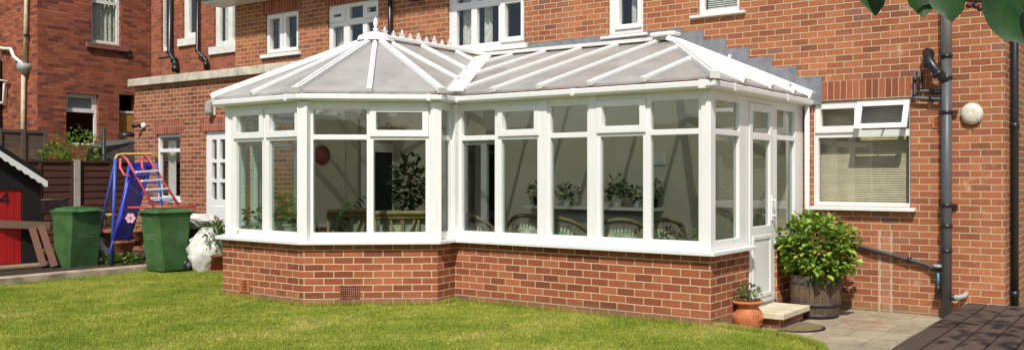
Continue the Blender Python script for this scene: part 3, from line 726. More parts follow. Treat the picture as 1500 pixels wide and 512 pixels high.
# lamps
def rnd_lamp():
    s = FM.S(1424.5); z = FM.Z(1424.5, 166.5); r = empty('round_wall_lamp', FM.P(s,z,0), 'round white bulkhead lamp on the brick wall right of the soil pipe', 'wall lamp')
    m = MB(); m.lathe(FM.P(s,z,0), [(.11,0),(.125,.02),(.125,.04),(.118,.045)], 28, axis=(0,-1,0)); under(r, m.build('rim', M['white_metal']))
    m = MB(); m.lathe(FM.P(s,z,0), [(.117,.044),(.112,.055),(.075,.072),(.03,.078),(.0,.079)], 28, axis=(0,-1,0)); under(r, m.build('lens', plain('ribbed lens', (.66,.62,.50), .25, .6, .2, 30, .3, 60)))
rnd_lamp()
s = FE.S(313); z = FE.Z(313,158); r = empty('bulkhead_lamp', FE.P(s,z,0), 'rounded oblong glass bulkhead lamp on the extension wall beside the conservatory gutter', 'wall lamp')
m = MB(); m.fbox(FE, s-.09, s+.09, z-.15, z+.15, 0, .04); under(r, m.build('backplate', M['white_metal'], bevel=.02))
m = MB(); m.fbox(FE, s-.08, s+.08, z-.13, z+.13, .041, .15); under(r, m.build('lens', M['lamp_glass'], bevel=.05))
s = FE.S(210); z = FE.Z(210,184); r = empty('security_lamp', FE.P(s,z,0), 'white security lamp with a small black spotlight head near the extension corner', 'wall lamp')
m = MB(); m.lathe(FE.P(s+.05,z,0), [(.06,0),(.06,.03),(.05,.05),(.0,.06)], 16, axis=(0,-1,0)); under(r, m.build('base', M['upvc']))
m = MB(); m.tube([FE.P(s,z,.05),FE.P(s-.03,z,.11),FE.P(s-.09,z-.01,.15)], [.025,.035,.045], 12); under(r, m.build('spotlight', M['black_plastic']))
def vent(F, x0, x1, y0, y1, label, par=None, mat='terracotta_dark', d=.004, nx=0, ny=5):
    a, b, c, e = grect(F, x0, x1, y0, y1); m = MB()
    m.fbox(F, a, b, c, e, -.01, d); root = m.build('air_brick', M['dark'])
    fr = MB(); hs = []
    if nx:
        for i in range(nx):
            for j in range(ny):
                w = (b-a-.02)/nx; hh = (e-c-.02)/ny; hs.append((a+.01+w*i+w*.2, a+.01+w*i+w*.8, c+.01+hh*j+hh*.2, c+.01+hh*j+hh*.75))
    else:
        for j in range(ny): hh = (e-c-.02)/ny; hs.append((a+.02, b-.02, c+.01+hh*j+hh*.25, c+.01+hh*j+hh*.75))
    fr.slab(F, a, b, c, e, d, d+.012, hs); fo = fr.build('grille', M[mat]); fo.parent = root
    tag(root, label, 'air vent'); return root
vent(FM, 1366, 1379, 170, 187, 'small terracotta air brick in the wall between window and soil pipe', d=.003, mat='terracotta')
al = MB(); q = FM.S(613); al.fbox(FM, q-.16, q+.16, FM.Z(613,1), FM.Z(613,1)+.3, 0, .1); o = al.build('alarm_box', plain('alarm box', (.05,.06,.16), .4)); tag(o, 'dark blue alarm box high on the brick wall at the top edge', 'alarm box')
m = MB(); m.lathe(wallp(FM,1070,83,0), [(.025,0),(.028,.03),(.0,.045)], 12, axis=(0,-1,0)); under(house, m.build('overflow_cap', M['upvc']))

# ------------------------------------------------------------------ CONSERVATORY
cons = empty('conservatory', (-8, 8, 0), 'white framed conservatory on a low red brick wall with a pale ribbed roof', 'conservatory')
facets = {'EF': Facet(F_, E_), 'ED': Facet(E_, D_), 'DC': Facet(D_, C_), 'CA': Facet(C_, A_), 'AB': Facet(A_, B_), 'BH': Facet(B_, H_), 'GF': Facet(G_, F_)}
def offset_poly(pts, d):
    """offset an open polyline outwards (right-hand side of travel) by d"""
    out = []
    for i, p in enumerate(pts):
        ns = []
        if i > 0: ns.append(Facet(pts[i-1], p))
        if i < len(pts)-1: ns.append(Facet(p, pts[i+1]))
        if len(ns) == 1: out.append(p + ns[0].n*d)
        else:
            n1, n2 = ns[0].n, ns[1].n; k = d/(1+n1.dot(n2)); out.append(p + (n1+n2)*k)
    return out
ring = [G_, F_, E_, D_, C_, A_, B_, H_]
def ringslab(z0, z1, d0, d1, closed_ends=True, pts=ring):
    o = offset_poly(pts, d1); i = offset_poly(pts, d0); m = MB(); n = len(pts)
    for k in range(n-1):
        m.hexa([(*o[k],z0),(*o[k+1],z0),(*i[k+1],z0),(*i[k],z0),(*o[k],z1),(*o[k+1],z1),(*i[k+1],z1),(*i[k],z1)])
    return m
# dwarf wall: door gap in BH from 8.60 to 9.36
FBH = facets['BH']; d0s, d1s = 8.60-7.70, 9.37-7.70
w = MB(); pts = [G_, F_, E_, D_, C_, A_, B_]; oo = offset_poly(pts, 0.0); ii = offset_poly(pts, -.24)
oo[-1] = B_; ii[-1] = Vector((B_.x-.24, B_.y+.24)); ii[-2] = Vector((A_.x, B_.y+.24))
for k in range(len(pts)-1):
    w.face([(*oo[k],-.2),(*oo[k+1],-.2),(*oo[k+1],ZS),(*oo[k],ZS)])
    w.face([(*ii[k+1],-.2),(*ii[k],-.2),(*ii[k],ZS),(*ii[k+1],ZS)])
    w.face([(*oo[k],ZS),(*oo[k+1],ZS),(*ii[k+1],ZS),(*ii[k],ZS)])
w.slab(FBH, .003, d0s, -.3, ZS, -.24, 0, [])
w.slab(FBH, d1s, FBH.L-.003, -.3, ZS, -.24, 0, [])
under(cons, w.build('dwarf_wall', M['brick_new']))
fl = MB(); fl.face([(p.x, p.y, .09) for p in (Vector((G_.x+.02,WY-.01)), Vector((F_.x+.02,F_.y)), E_+Vector((0,.1)), D_+Vector((0,.1)), C_+Vector((-.1,.1)), A_+Vector((-.1,.1)), B_+Vector((-.1,.1)), Vector((B_.x-.03, WY-.01)))])
fl.face([(B_.x-.2, 8.6, .091),(B_.x-.0, 8.6, .091),(B_.x-.0,9.37,.091),(B_.x-.2,9.37,.091)])
under(cons, fl.build('floor', M['floor_tile']))
# white sill
sl = ringslab(ZS+.001, ZS+.045, -.16, .085, pts=[G_, F_, E_, D_, C_, A_, B_, Vector((B_.x, 8.62))])
under(cons, sl.build('sill', M['upvc'], bevel=.008))
sl = MB(); sl.fbox(FBH, 9.37-7.7, FBH.L-.004, ZS+.001, ZS+.045, -.16, .085); under(cons, sl.build('sill', M['upvc'], bevel=.008))
ZB = ZS+.046; ZG0, ZT0, ZT1, ZG1 = .870, 1.98, 2.04, 2.345
def light(key, a, b, lo, up=None, opener=False, extra=0):
    """one window light on a facet: frame columns a..b, glass columns lo (px)"""
    F = facets[key]; cv = lambda v: F.S(v) if v > 20 else v
    s0, s1 = cv(a), cv(b); g0, g1 = cv(lo[0]), cv(lo[1])
    gl = [(g0, g1, ZG0, ZT0)]
    sash = []
    if opener:
        u = (g0+.034, g1-.034, ZT1+.055, ZG1-.035); gl.append(u)
        sash = [(g0-.04, g1+.04, ZT1-.022, ZG1+.03, u)]
    else: gl.append((g0, g1, ZT1, ZG1))
    return window(cons, F, s0, s1, ZB, ZE, gl, sash, d=-.03, t=.07, gmat='glass')
L_ = facets
light('ED', 0.03, 386, (342.5, 380.5), opener=True); light('ED', 386, L_['ED'].L-.02, (390.5, 433), opener=True)
light('DC', .02, 541, (457.5, 536)); light('DC', 541, L_['DC'].L-.02, (546, 622.5), opener=True)
light('CA', .02, L_['CA'].L-.02, (.10, L_['CA'].L-.07))
light('AB', .03, 727, (673.5, 722)); light('AB', 727, 794, (731.5, 784.5), opener=True); light('AB', 794, 867, (803.5, 857.5)); light('AB', 867, 945, (877, 939.5), opener=True); light('AB', 945, L_['AB'].L-.03, (950.5, 1021))
light('BH', .03, d0s-.0, (.10, .72)); light('BH', d1s, FBH.L-.02, (d1s+.07, d1s+.62))
L2 = L_['EF'].L
light('EF', .03, L2/2, (.09, L2/2-.04)); light('EF', L2/2, L2-.03, (L2/2+.04, L2-.09))
FGF = L_['GF']
light('GF', .82, FGF.L-.03, (.90, FGF.L-.10))
pl = MB(); pl.fbox(FGF, 0.003, .82, .09, ZE, -.12, -.03); under(cons, pl.build('inner_wall', M['plaster']))
pl = MB(); pl.fbox(FGF, 0.003, .82, -.1, ZE, -.03, -.0); under(cons, pl.build('side_wall', M['brick_ext']))
# corner and intermediate posts
ps = MB()
ops = offset_poly(ring, -.001)
def post(p, r, ang=0, z0=ZB, z1=ZE):
    c = [(p[0]+r*math.cos(ang+rad(45+90*k)), p[1]+r*math.sin(ang+rad(45+90*k))) for k in range(4)]
    ps = MB(); ps.hexa([(*q,z0) for q in c]+[(*q,z1) for q in c]); under(cons, ps.build('corner_post', M['upvc'], bevel=.006))
post(E_+Vector((.085,.065)), .075, rad(22)); post(D_+Vector((-.01,.045)), .095, rad(18)); post(C_+Vector((-.05,.02)), .09, rad(50)); post(A_+Vector((-.02,.02)), .09, 0); post(B_+Vector((-.058,.058)), .080, 0)
post(F_+Vector((.05,.03)), .08)
# extra post facings seen on the long front (coupling mullions)
F = L_['AB']
for a, b in ((788,800),(861,873)): ps = MB(); ps.fbox(F, F.S(a), F.S(b), ZB, ZE, -.029, -.012); under(cons, ps.build('mullion', M['upvc'], bevel=.004))
# eaves beam
eb = ringslab(ZE-.0, ZE+.09, -.12, .0); under(cons, eb.build('eaves_beam', M['upvc'], bevel=.004))
# door
dr_s0, dr_s1 = d0s, d1s
m = MB(); m.slab(FBH, dr_s0, dr_s1, .02, ZE, -.10, -.03, [(dr_s0+.06, dr_s1-.06, .07, ZE-.055)]); dfr = under(cons, m.build('door_frame', M['upvc'], bevel=.004))
ga = (dr_s0+.15, dr_s1-.15, .97, ZT0-.02); gb = (dr_s0+.15, dr_s1-.15, ZT1, ZG1-.06); pc = (dr_s0+.17, dr_s1-.17, .20, .82)
m = MB(); m.slab(FBH, dr_s0+.065, dr_s1-.065, .075, ZE-.06, -.085, -.02, [ga, gb]); 
m.slab(FBH, pc[0]-.045, pc[1]+.045, pc[2]-.045, pc[3]+.045, -.0195, -.008, [pc])
door = under(cons, m.build('door', M['upvc'], bevel=.005))
for gg in (ga, gb): p = MB(); p.fbox(FBH, gg[0]-.003, gg[1]+.003, gg[2]-.003, gg[3]+.003, -.055, -.05); p.build('pane', M['glass']).parent = door
m = MB(); m.tube([FBH.P(dr_s1-.11,1.08,-.02),FBH.P(dr_s1-.11,1.08,.03),FBH.P(dr_s1-.11,1.26,.03),FBH.P(dr_s1-.11,1.26,-.02)], .014, 8); m.fbox(FBH, dr_s1-.13, dr_s1-.09, 1.02, 1.32, -.0195, -.008); m.build('handle', M['upvc'], bevel=.003).parent = door
m = MB(); m.fbox(FBH, dr_s0-.02, dr_s1+.04, -.01, .02, -.1, .10); under(cons, m.build('door_sill', M['upvc'], bevel=.006))
m = MB(); m.fbox(FBH, dr_s0, dr_s1, -.2, -.012, -.22, -.0); under(cons, m.build('threshold_brick', M['brick_new']))

# ---- roof
APX = Vector((-9.62, 8.08, 3.46)); RJ = Vector((-9.62, WY-.02, 3.46)); QR = Vector((-6.12, WY-.02, 3.44))
eo = offset_poly(ring, .10); ZR = 2.555
Gr, Fr, Er, Dr, Cr, Ar, Br, Hr = [Vector((p.x, p.y, ZR)) for p in eo]
Gr.y = EYW+.0; Hr.y = WY-.02
RG = Vector((Gr.x, WY-.02, ZR))
def rp(*pts):
    m = MB(); n = (pts[1]-pts[0]).cross(pts[2]-pts[0]).normalized()
    if n.z < 0: n = -n; pts = pts[::-1]
    m.face(list(pts)); m.face([p - n*.025 for p in pts][::-1]); return under(cons, m.build('roof_panel', M['poly']))
midDC = (Dr+Cr)/2; midED = (Er+Dr)/2
for f in ((Fr,Er,APX),(Er,midED,APX),(midED,Dr,APX),(Dr,midDC,APX),(midDC,Cr,APX),(Cr,Ar,APX),(Ar,RJ,APX),(Ar,Br,QR,RJ),(Br,Hr,QR),(Fr,APX,RJ,RG)): rp(*f)
bars = []
def gbar(a, b, w=.06, h=.035, mat='upvc', name='glazing_bar'):
    m = MB(); m.bar(a, b, w, h, off=.018); d = (Vector(b)-Vector(a)).normalized()
    m.bar(a, b, w*.45, h*.6, off=.018+h*.6)
    m.bar(Vector(a)-d*.025, Vector(a)+d*.012, w*1.05, h*1.5, off=.016)
    return under(cons, m.build(name, M[mat], bevel=.004))
for e in (Er, Dr, Cr, Fr): gbar(e, APX, .085, .05, name='hip_bar')
gbar(midED, APX); gbar(midDC, APX)
gbar(Br, QR, .10, .055, name='hip_bar')
# valley
m = MB(); m.bar(Ar+Vector((-.02,-.02,.0)), RJ, .24, .02, off=.03); under(cons, m.build('valley_trim', M['upvc_old'], bevel=.004))
def plane_z(p0, p1, p2, x, y):
    n = (p1-p0).cross(p2-p0); return p0.z - (n.x*(x-p0.x)+n.y*(y-p0.y))/n.z
def line_x(p, q, x): t = (x-p.x)/(q.x-p.x); return p.lerp(q, t)
def line_y(p, q, y): t = (y-p.y)/(q.y-p.y); return p.lerp(q, t)
for x in (-4.88,-5.58,-6.30,-7.0,-7.66,-8.34,-9.0):
    a = Vector((x, Ar.y, ZR)) if x > Ar.x else line_x(Ar, RJ, x)
    b = line_x(Br, QR, x) if x > QR.x else Vector((x, WY-.06, plane_z(Ar,Br,QR,x,WY-.06)))
    if x < Ar.x: a = a + (b-a).normalized()*.16
    gbar(a, b)
for y in (8.19, 8.88, 9.57):
    b = line_y(Ar, RJ, y); a = Vector((APX.x, y, 3.46)); 
    gbar(b + (a-b).normalized()*.14, a)
    gbar(Vector((Fr.x, y, ZR)), a)
# side slope bars (run up from the door side)
for y in (8.25, 8.95, 9.62):
    b = line_y(Br, QR, y); gbar(Vector((Br.x, y, ZR)), b)
gbar(Vector((Hr.x, WY-.07, ZR)), QR+Vector((0,-.05,0)), .13, .06, name='wall_bar')
gbar(Vector((Hr.x-.25, WY-.22, ZR+.12)), QR+Vector((.05,-.2,-.02)), .08, .05, name='wall_bar')
m = MB(); m.bar(RJ+Vector((0,-.04,.03)), QR+Vector((.05,-.04,.03)), .07, .05); under(cons, m.build('wall_plate', M['upvc_old'], bevel=.004))
m = MB(); m.bar(QR+Vector((-.25,-.08,.07)), QR+Vector((.15,-.08,.07)), .2, .06); under(cons, m.build('ridge_end_cap', M['upvc'], bevel=.02))
m = MB(); m.bar(APX+Vector((0,-.06,.03)), RJ+Vector((0,0,.03)), .14, .05); m.bar(APX+Vector((0,-.02,.06)), RJ+Vector((0,0,.06)), .05, .03); under(cons, m.build('ridge', M['upvc'], bevel=.008))
m = MB(); m.lathe(APX, [(.26,-.05),(.24,.01),(.10,.075),(.055,.09)], 10, smooth=False); under(cons, m.build('apex_cap', M['upvc']))
m = MB(); m.lathe(APX, [(.05,.07),(.05,.085),(.022,.10),(.042,.125),(.022,.145),(.016,.155),(.032,.18),(.034,.22),(.022,.26),(.0,.30)], 16); under(cons, m.build('finial', M['upvc']))
# cresting
def crest_mesh():
    m = MB()
    def ell(cx, cz, rx, rz, n=10):
        t = .012; f = [(0, cx+rx*math.cos(2*math.pi*k/n), cz+rz*math.sin(2*math.pi*k/n)) for k in range(n)]
        m.face([(-t, p[1], p[2]) for p in f]); m.face([(t, p[1], p[2]) for p in f][::-1])
        for k in range(n):
            a, b = f[k], f[(k+1)%n]; m.face([(-t,a[1],a[2]),(t,a[1],a[2]),(t,b[1],b[2]),(-t,b[1],b[2])])
    ell(0, .03, .07, .03); ell(0, .08, .02, .06); ell(-.05, .085, .028, .02); ell(.05, .085, .028, .02); ell(0, .15, .018, .045)
    return m
cr0 = None
for i in range(9):
    y = 8.24 + i*.155; s = .58 if i % 2 == 0 else .42
    if cr0 is None: cr0 = crest_mesh().build('ridge_crest', M['upvc']); cr0.parent = cons; cc = cr0
    else: cc = cr0.copy(); col.objects.link(cc)
    cc.parent = cons; cc.location = Vector((APX.x, y, APX.z+.07)) - cons.location; cc.scale = (1, s, s)
# gutter: follows the eaves
gp = offset_poly(ring, .125); pth = [Vector((p.x,p.y,0)) for p in gp]
def gutter(z, r):
    m = MB(); prof = [(0,.012),(.095,.012),(.11,.03),(.112,.075),(.10,.085),(.01,.085)]
    ringsv = []
    for j in range(len(ring)):
        ringsv.append(None)
    offs = {}
    for (d, h) in prof: offs[(d,h)] = offset_poly(ring, d+.002)
    for k in range(len(ring)-1):
        for a in range(len(prof)):
            b = (a+1) % len(prof); pa, pb = prof[a], prof[b]
            A0, A1, B0, B1 = offs[pa][k], offs[pa][k+1], offs[pb][k], offs[pb][k+1]
            m.face([(*A0,z+pa[1]),(*A1,z+pa[1]),(*B1,z+pb[1]),(*B0,z+pb[1])])
    m.face([(*offs[p][-1], z+p[1]) for p in prof])
    return m
under(cons, gutter(ZE-.004, 0).build('gutter', M['upvc']))
FAB = L_['AB']
for F, ss in ((FAB, (.12,1.9)), (FBH, (.35,1.75)), (L_['DC'], (1.5,)), (L_['ED'], (1.5,))):
    for s in ss: m = MB(); m.fbox(F, s-.02, s+.02, ZE+.004, ZE+.086, .02, .1175); under(cons, m.build('gutter_bracket', M['upvc'], bevel=.003))
m = MB(); m.fbox(FAB, FAB.L-.08, FAB.L+.0, ZE, ZE+.09, .03, .122); under(cons, m.build('gutter_joint', M['upvc'], bevel=.003))
m = MB(); q = FBH.P(FBH.L-.10, 0, .06); m.tube([(q.x,q.y,PZ),(q.x,q.y,ZE+.01)], .032, 12); under(cons, m.build('downpipe', M['upvc']))
# lead flashing
m = MB(); m.box(-9.7, -5.95, WY-.016, WY-.002, 3.40, 3.60); 
stp = 6; 
for i in range(stp):
    xa = -6.12+.15+(Hr.x-QR.x-.05)*i/stp; xb = xa+(Hr.x-QR.x-.05)/stp+.02
    zt = 3.60 - (3.44-ZR)*(i+0.35)/stp; zl = plane_z(Br,Hr,QR,xb,WY)-.05 
    m.box(xa, xb, WY-.014-.002*(i%2), WY-.002, min(zl, zt-.1), zt)
under(cons, m.build('lead_flashing', M['lead']))
# air bricks in dwarf wall
def rest_vent(F, s0, s1, z0, z1, mat, nx, ny, label):
    m = MB(); m.fbox(F, s0, s1, z0, z1, -.01, .002); root = under(cons, m.build('air_brick', M['dark'])); hs = []
    for i in range(nx):
        for j in range(ny):
            w = (s1-s0-.02)/nx; hh = (z1-z0-.02)/ny; hs.append((s0+.01+w*(i+.2), s0+.01+w*(i+.8), z0+.01+hh*(j+.2), z0+.01+hh*(j+.8)))
    f = MB(); f.slab(F, s0, s1, z0, z1, .003, .012, hs); f.build('grille', M[mat]).parent = root; root['label'] = label
F = L_['DC']; rest_vent(F, F.S(498), F.S(527), .09, .245, 'terracotta_dark', 9, 5, 'square holed air brick in the angled bay wall')
F = L_['ED']; rest_vent(F, F.S(352), F.S(366), .08, .24, 'terracotta', 1, 7, 'slatted air brick in the left bay wall')
vent_l = MB()

# ------------------------------------------------------------------ conservatory interior
# plaster on the house wall inside
FI = Facet((-11.80, WY-.012), (-4.2, WY-.012)); fh = (FI.S(672), FI.S(738), .12, 2.15)
m = MB(); m.slab(FI, 0, FI.L, .09, 2.62, -.008, .0, [fh]); under(cons, m.build('plaster_wall', M['plaster']))
m = MB(); m.box(-11.9, -11.79, EYW+.26, WY-.02, .09, 2.62); m.box(-11.9,-11.70,EYW,EYW+.255,.09,2.62); under(cons, m.build('plaster_wall', M['plaster']))
fg = [(fh[0]+.09, fh[0]+(fh[1]-fh[0])*.5-.06, .35, 2.05), (fh[0]+(fh[1]-fh[0])*.5+.06, fh[1]-.09, .35, 2.05)]
window(cons, FI, fh[0], fh[1], .12, 2.15, fg, [], d=-.06, gmat='glass_house', name='inner_door')
# door onto the return wall
FI2 = Facet((-11.785, WY), (-11.785, EYW+.26)); FI2 = Facet((-11.785, EYW+.26), (-11.785, WY))
window(cons, FI2, .12, .88, .1, 2.1, [(.22,.78,.95,1.95)], [], d=.03, t=.025, gmat='dark', name='inner_door')
m = MB(); p = FGF.P(.45, 1.88, -.125); m.lathe(p, [(.0,0),(.15,.0),(.155,.006),(.14,.012),(.0,.012)], 24, axis=(1,0,0)); tag(m.build('wall_plaque', M['red_plate']), 'round terracotta plaque hanging on the wall inside the bay', 'wall plaque')
# shelf and radiator
m = MB(); xs0, xs1 = -8.60, -6.25; m.box(xs0, xs1, WY-.28, WY-.02, 1.06, 1.10)
tag(m.build('wall_shelf', M['upvc']), 'long white shelf on the cream wall inside, carrying pot plants', 'shelf')
m = MB()
for i in range(40): x = -8.0+i*.04; m.box(x, x+.034, WY-.12, WY-.03, .28, .98)
m.box(-8.02, -6.38, WY-.11, WY-.04, .30, .96); tag(m.build('radiator', M['radiator']), 'pale ribbed radiator on the wall under the long shelf', 'radiator')
m = MB(); F = FI; a, b, c, e = grect(F, 958, 975, 225, 241); m.fbox(F, a, b, c, e, .0, .02)
for j in range(5): m.fbox(F, a+.02, b-.02, c+.03+j*.03, c+.045+j*.03, .021, .03)
tag(m.build('wall_vent', M['upvc']), 'small white louvred vent on the cream wall seen through the right pane', 'air vent')

def leafcloud(name, c, R, n, size, mat, parent=None, droop=.2, shell=.55, aspect=.6, seed=1, flat=1.0):
    rnd = random.Random(seed); m = MB(); c = Vector(c)
    for _ in range(n):
        while True:
            v = Vector((rnd.uniform(-1,1), rnd.uniform(-1,1), rnd.uniform(-1,1)))
            if shell < v.length <= 1: break
        lump = 1 + .16*math.sin(v.x*5+seed)*math.cos(v.y*4+v.z*5+seed*2)
        p = c + Vector((v.x*R[0], v.y*R[1], v.z*R[2]))*lump
        out = Vector((v.x, v.y, v.z*.6+.15)).normalized()
        d = (out + Vector((rnd.gauss(0,.5), rnd.gauss(0,.5), rnd.gauss(0,.35)-droop))).normalized()
        up = (Vector((0,0,1))*flat + out*.6 + Vector((rnd.gauss(0,.35), rnd.gauss(0,.35), 0))).normalized()
        sd = d.cross(up)
        if sd.length < .05: sd = d.cross(Vector((1,0,0)))
        sd.normalize(); nn = sd.cross(d)
        L = size*rnd.uniform(.6,1.25); W_ = L*aspect/2
        b0 = p; t = p + d*L - nn*L*.12; l = p + d*L*.45 + sd*W_ + nn*L*.08; r = p + d*L*.45 - sd*W_ + nn*L*.08
        l2 = p + d*L*.78 + sd*W_*.62 + nn*L*.02; r2 = p + d*L*.78 - sd*W_*.62 + nn*L*.02
        i = len(m.v)
        for q in (b0, l, l2, t, r2, r): m.v.append(tuple(q))
        m.f.append([i,i+3,i+2,i+1]); m.f.append([i,i+5,i+4,i+3]); m.smooth += [False, False]
    o = m.build(name, M[mat]); 
    if parent is not None: under(parent, o)
    return o
def blades(name, c, n, L, mat, parent=None, w=.018, spread=1.0, seed=3, seg=5, arch=1.0):
    rnd = random.Random(seed); m = MB(); c = Vector(c)
    for _ in range(n):
        a = rnd.uniform(0, 6.283); e = rnd.uniform(.25, 1.0)*spread; l = L*rnd.uniform(.6,1.1)
        hd = Vector((math.cos(a), math.sin(a), 0)); sd = Vector((-hd.y, hd.x, 0)); pr = None
        for k in range(seg+1):
            t = k/seg; q = c + hd*(l*e*t*(.35+.65*t)) + Vector((0,0,l*(t - arch*e*t*t*.75)))
            ww = w*(1-t)**.6*(.6+.8*min(t*3,1))/1.4
            cu = (q-sd*ww, q+sd*ww)
            if pr: m.face([pr[0],pr[1],cu[1],cu[0]], merge=True)
            pr = cu
    o = m.build(name, M[mat])
    if parent is not None: under(parent, o)
    return o
def potted(name, loc, r, h, potmat, label, cat, kind, size, n, seed, leaf='leaf_house', group=None, R=None):
    root = empty(name, loc, label, cat, group); m = MB()
    m.lathe(loc, [(r*.7,0),(r*.8,h*.4),(r,h*.9),(r*1.08,h*.92),(r*1.08,h),(r*.9,h),(r*.88,h*.9),(0,h*.88)], 16); under(root, m.build('pot', M[potmat]))
    top = Vector(loc)+Vector((0,0,h))
    if kind == 'blades': blades('foliage', top, n, size, leaf, root, seed=seed)
    else: leafcloud('foliage', top+Vector((0,0,R[2]*.8)), R, n, size, leaf, root, seed=seed, shell=.1)
    return root
sh = 1.10
potted('potted_plant', (-8.42, WY-.15, sh), .07, .12, 'dark', 'bushy dark pot plant on the left end of the white shelf', 'pot plant', 'leaf', .08, 60, 11, R=(.13,.1,.12))
potted('potted_plant', (-7.86, WY-.15, sh), .07, .10, 'ceramic', 'sprawling leafy pot plant on the shelf behind the third window', 'pot plant', 'leaf', .085, 60, 12, R=(.20,.08,.12))
potted('potted_plant', (-7.38, WY-.15, sh), .06, .12, 'dark', 'spiky pot plant on the white shelf with thin arching leaves', 'pot plant', 'blades', .36, 26, 13)
potted('potted_plant', (-6.95, WY-.15, sh), .08, .12, 'ceramic', 'tall dark leaved pot plant in the middle of the fourth window', 'pot plant', 'leaf', .09, 90, 14, R=(.22,.09,.17))
potted('potted_plant', (-6.62, WY-.15, sh), .06, .10, 'ceramic', 'low pot plant in a white pot beside the tall dark one', 'pot plant', 'leaf', .08, 50, 15, R=(.14,.08,.10))
potted('potted_plant', (-6.33, WY-.15, sh), .07, .14, 'dark', 'upright pot plant at the right end of the white shelf', 'pot plant', 'leaf', .08, 60, 16, R=(.12,.08,.14))

def wicker_chair(loc, rot, label):
    root = empty('wicker_chair', loc, label, 'armchair', 'wicker armchairs inside the long window', rot)
    def add(m, nm, mt, bev=0): o = m.build(nm, M[mt], bevel=bev); o.parent = root; return o
    # local: back towards -y (seen from the garden)
    n = 24; back = MB(); rim = []
    for k in range(n+1):
        a = math.pi*(1.0 + k/n); x = .33*math.cos(a); y = .33*math.sin(a)
        zt = .62 + .33*math.sin(math.pi*k/n)**.7; rim.append((x, y, zt))
        back.tube([(x*.92, y*.92, .30), (x, y, zt)], .0065, 5)
        if k < n:
            a2 = math.pi*(1.0 + (k+1)/n)
            for z in (.36,.42,.48,.54): back.bar((x*.95,y*.95,z), (.33*.95*math.cos(a2), .33*.95*math.sin(a2), z), .006, .02)
    add(back, 'backrest', 'wicker')
    r = MB(); r.tube(rim, .026, 10); add(r, 'rim', 'wicker')
    s = MB(); s.lathe((0,.02,.28), [(.32,0),(.335,.04),(.32,.08)], 20); add(s, 'seat', 'wicker')
    c = MB(); c.lathe((0,.02,.365), [(.27,0),(.29,.04),(.27,.09),(.0,.10)], 20, wob=.03); c.lathe((0,-.2,.62), [(.0,-.10),(.20,-.09),(.24,0),(.20,.09),(.0,.10)], 14, axis=(0,1,.3), wob=.05); add(c, 'cushion', 'cushion', 0)
    for sx in (-1, 1):
        for sy in (-1, 1):
            l = MB(); l.tube([(sx*.24, sy*.22, 0), (sx*.24, sy*.22, .30)], .02, 8); add(l, 'leg', 'wicker')
for (px, D, rot, lb) in ((716, .15, -.3, 'wicker armchair with a patterned cushion behind the second long window from the left'), (782, .35, .35, 'wicker armchair mostly behind the wide white post'), (836, .0, .1, 'wicker armchair with a broad flat rim behind the third long window'), (912, .05, .5, 'round backed wicker armchair behind the fourth long window'), (962, .30, .8, 'wicker armchair with a cushion in the right hand corner')):
    t = (px-CX)/FOC; yy = 8.42 + D; xx = -yy*(ST - CT*t)/(CT + ST*t); wicker_chair((xx, yy, .09), rot, lb)
p = pos(988, 9.45); r = empty('flower_basket', (p.x, p.y, .62), 'clump of dusky purple flowers low in the right hand front window', 'flowers')
m = MB(); m.lathe((p.x,p.y,.10), [(.10,0),(.12,.5),(.15,.72)], 14); under(r, m.build('basket', M['wicker'])); leafcloud('flowers', (p.x,p.y,.87), (.17,.15,.10), 130, .06, 'purple', r, seed=21, shell=.2)
p = pos(1014, 9.2); potted('potted_plant', (p.x-.02, p.y, .70), .08, .12, 'dark', 'small variegated pot plant in the front corner beside the purple flowers', 'pot plant', 'leaf', .06, 60, 22, 'leaf_pot', R=(.10,.1,.08))
p = pos(1068, 9.3); 
# cane sofa and chair in the bay
def cane_seat(px, D, w, label, rot):
    p = pos(px, D); root = empty('cane_armchair', (p.x, p.y, .09), label, 'armchair', None, rot); root.scale = (1,1,1.17)
    m = MB()
    for x in (-w/2, w/2): m.tube([(x,-.02,0),(x,-.02,.86)], .022, 8); m.tube([(x,.55,0),(x,.55,.60)], .022, 8); m.tube([(x,-.02,.58),(x,.57,.60)], .02, 8)
    m.tube([(-w/2,-.02,.80),(w/2,-.02,.80)], .028, 8); m.tube([(-w/2,-.02,.34),(w/2,-.02,.34)], .02, 8)
    for s in (-1,1):
        m.tube([(0,-.02,.34),(s*w*.14,-.02,.62),(s*w*.24,-.02,.80)], .014, 8); m.tube([(s*w*.30,-.02,.34),(s*w*.30,-.02,.80)], .014, 8); m.tube([(0,-.02,.34),(s*w*.02,-.02,.8)], .010, 8)
    o = m.build('frame', M['cane']); o.parent = root
    c = MB(); c.box(-w/2+.04, w/2-.04, .02, .14, .36, .80); c.box(-w/2+.04, w/2-.04, .14, .56, .34, .46); o = c.build('cushion', M['cushion'], bevel=.03); o.parent = root
    c = MB(); c.box(-w/2-.01, w/2+.01, -.07, .09, .822, .872); o = c.build('top_rail', M['cane'], bevel=.02); o.parent = root
cane_seat(590, 10.75, .66, 'cane armchair with a golden top rail and splayed cane back in the right bay window', rad(38))
cane_seat(513, 11.3, .55, 'cane armchair with a pale cushion seen behind the bay mullion', rad(60))
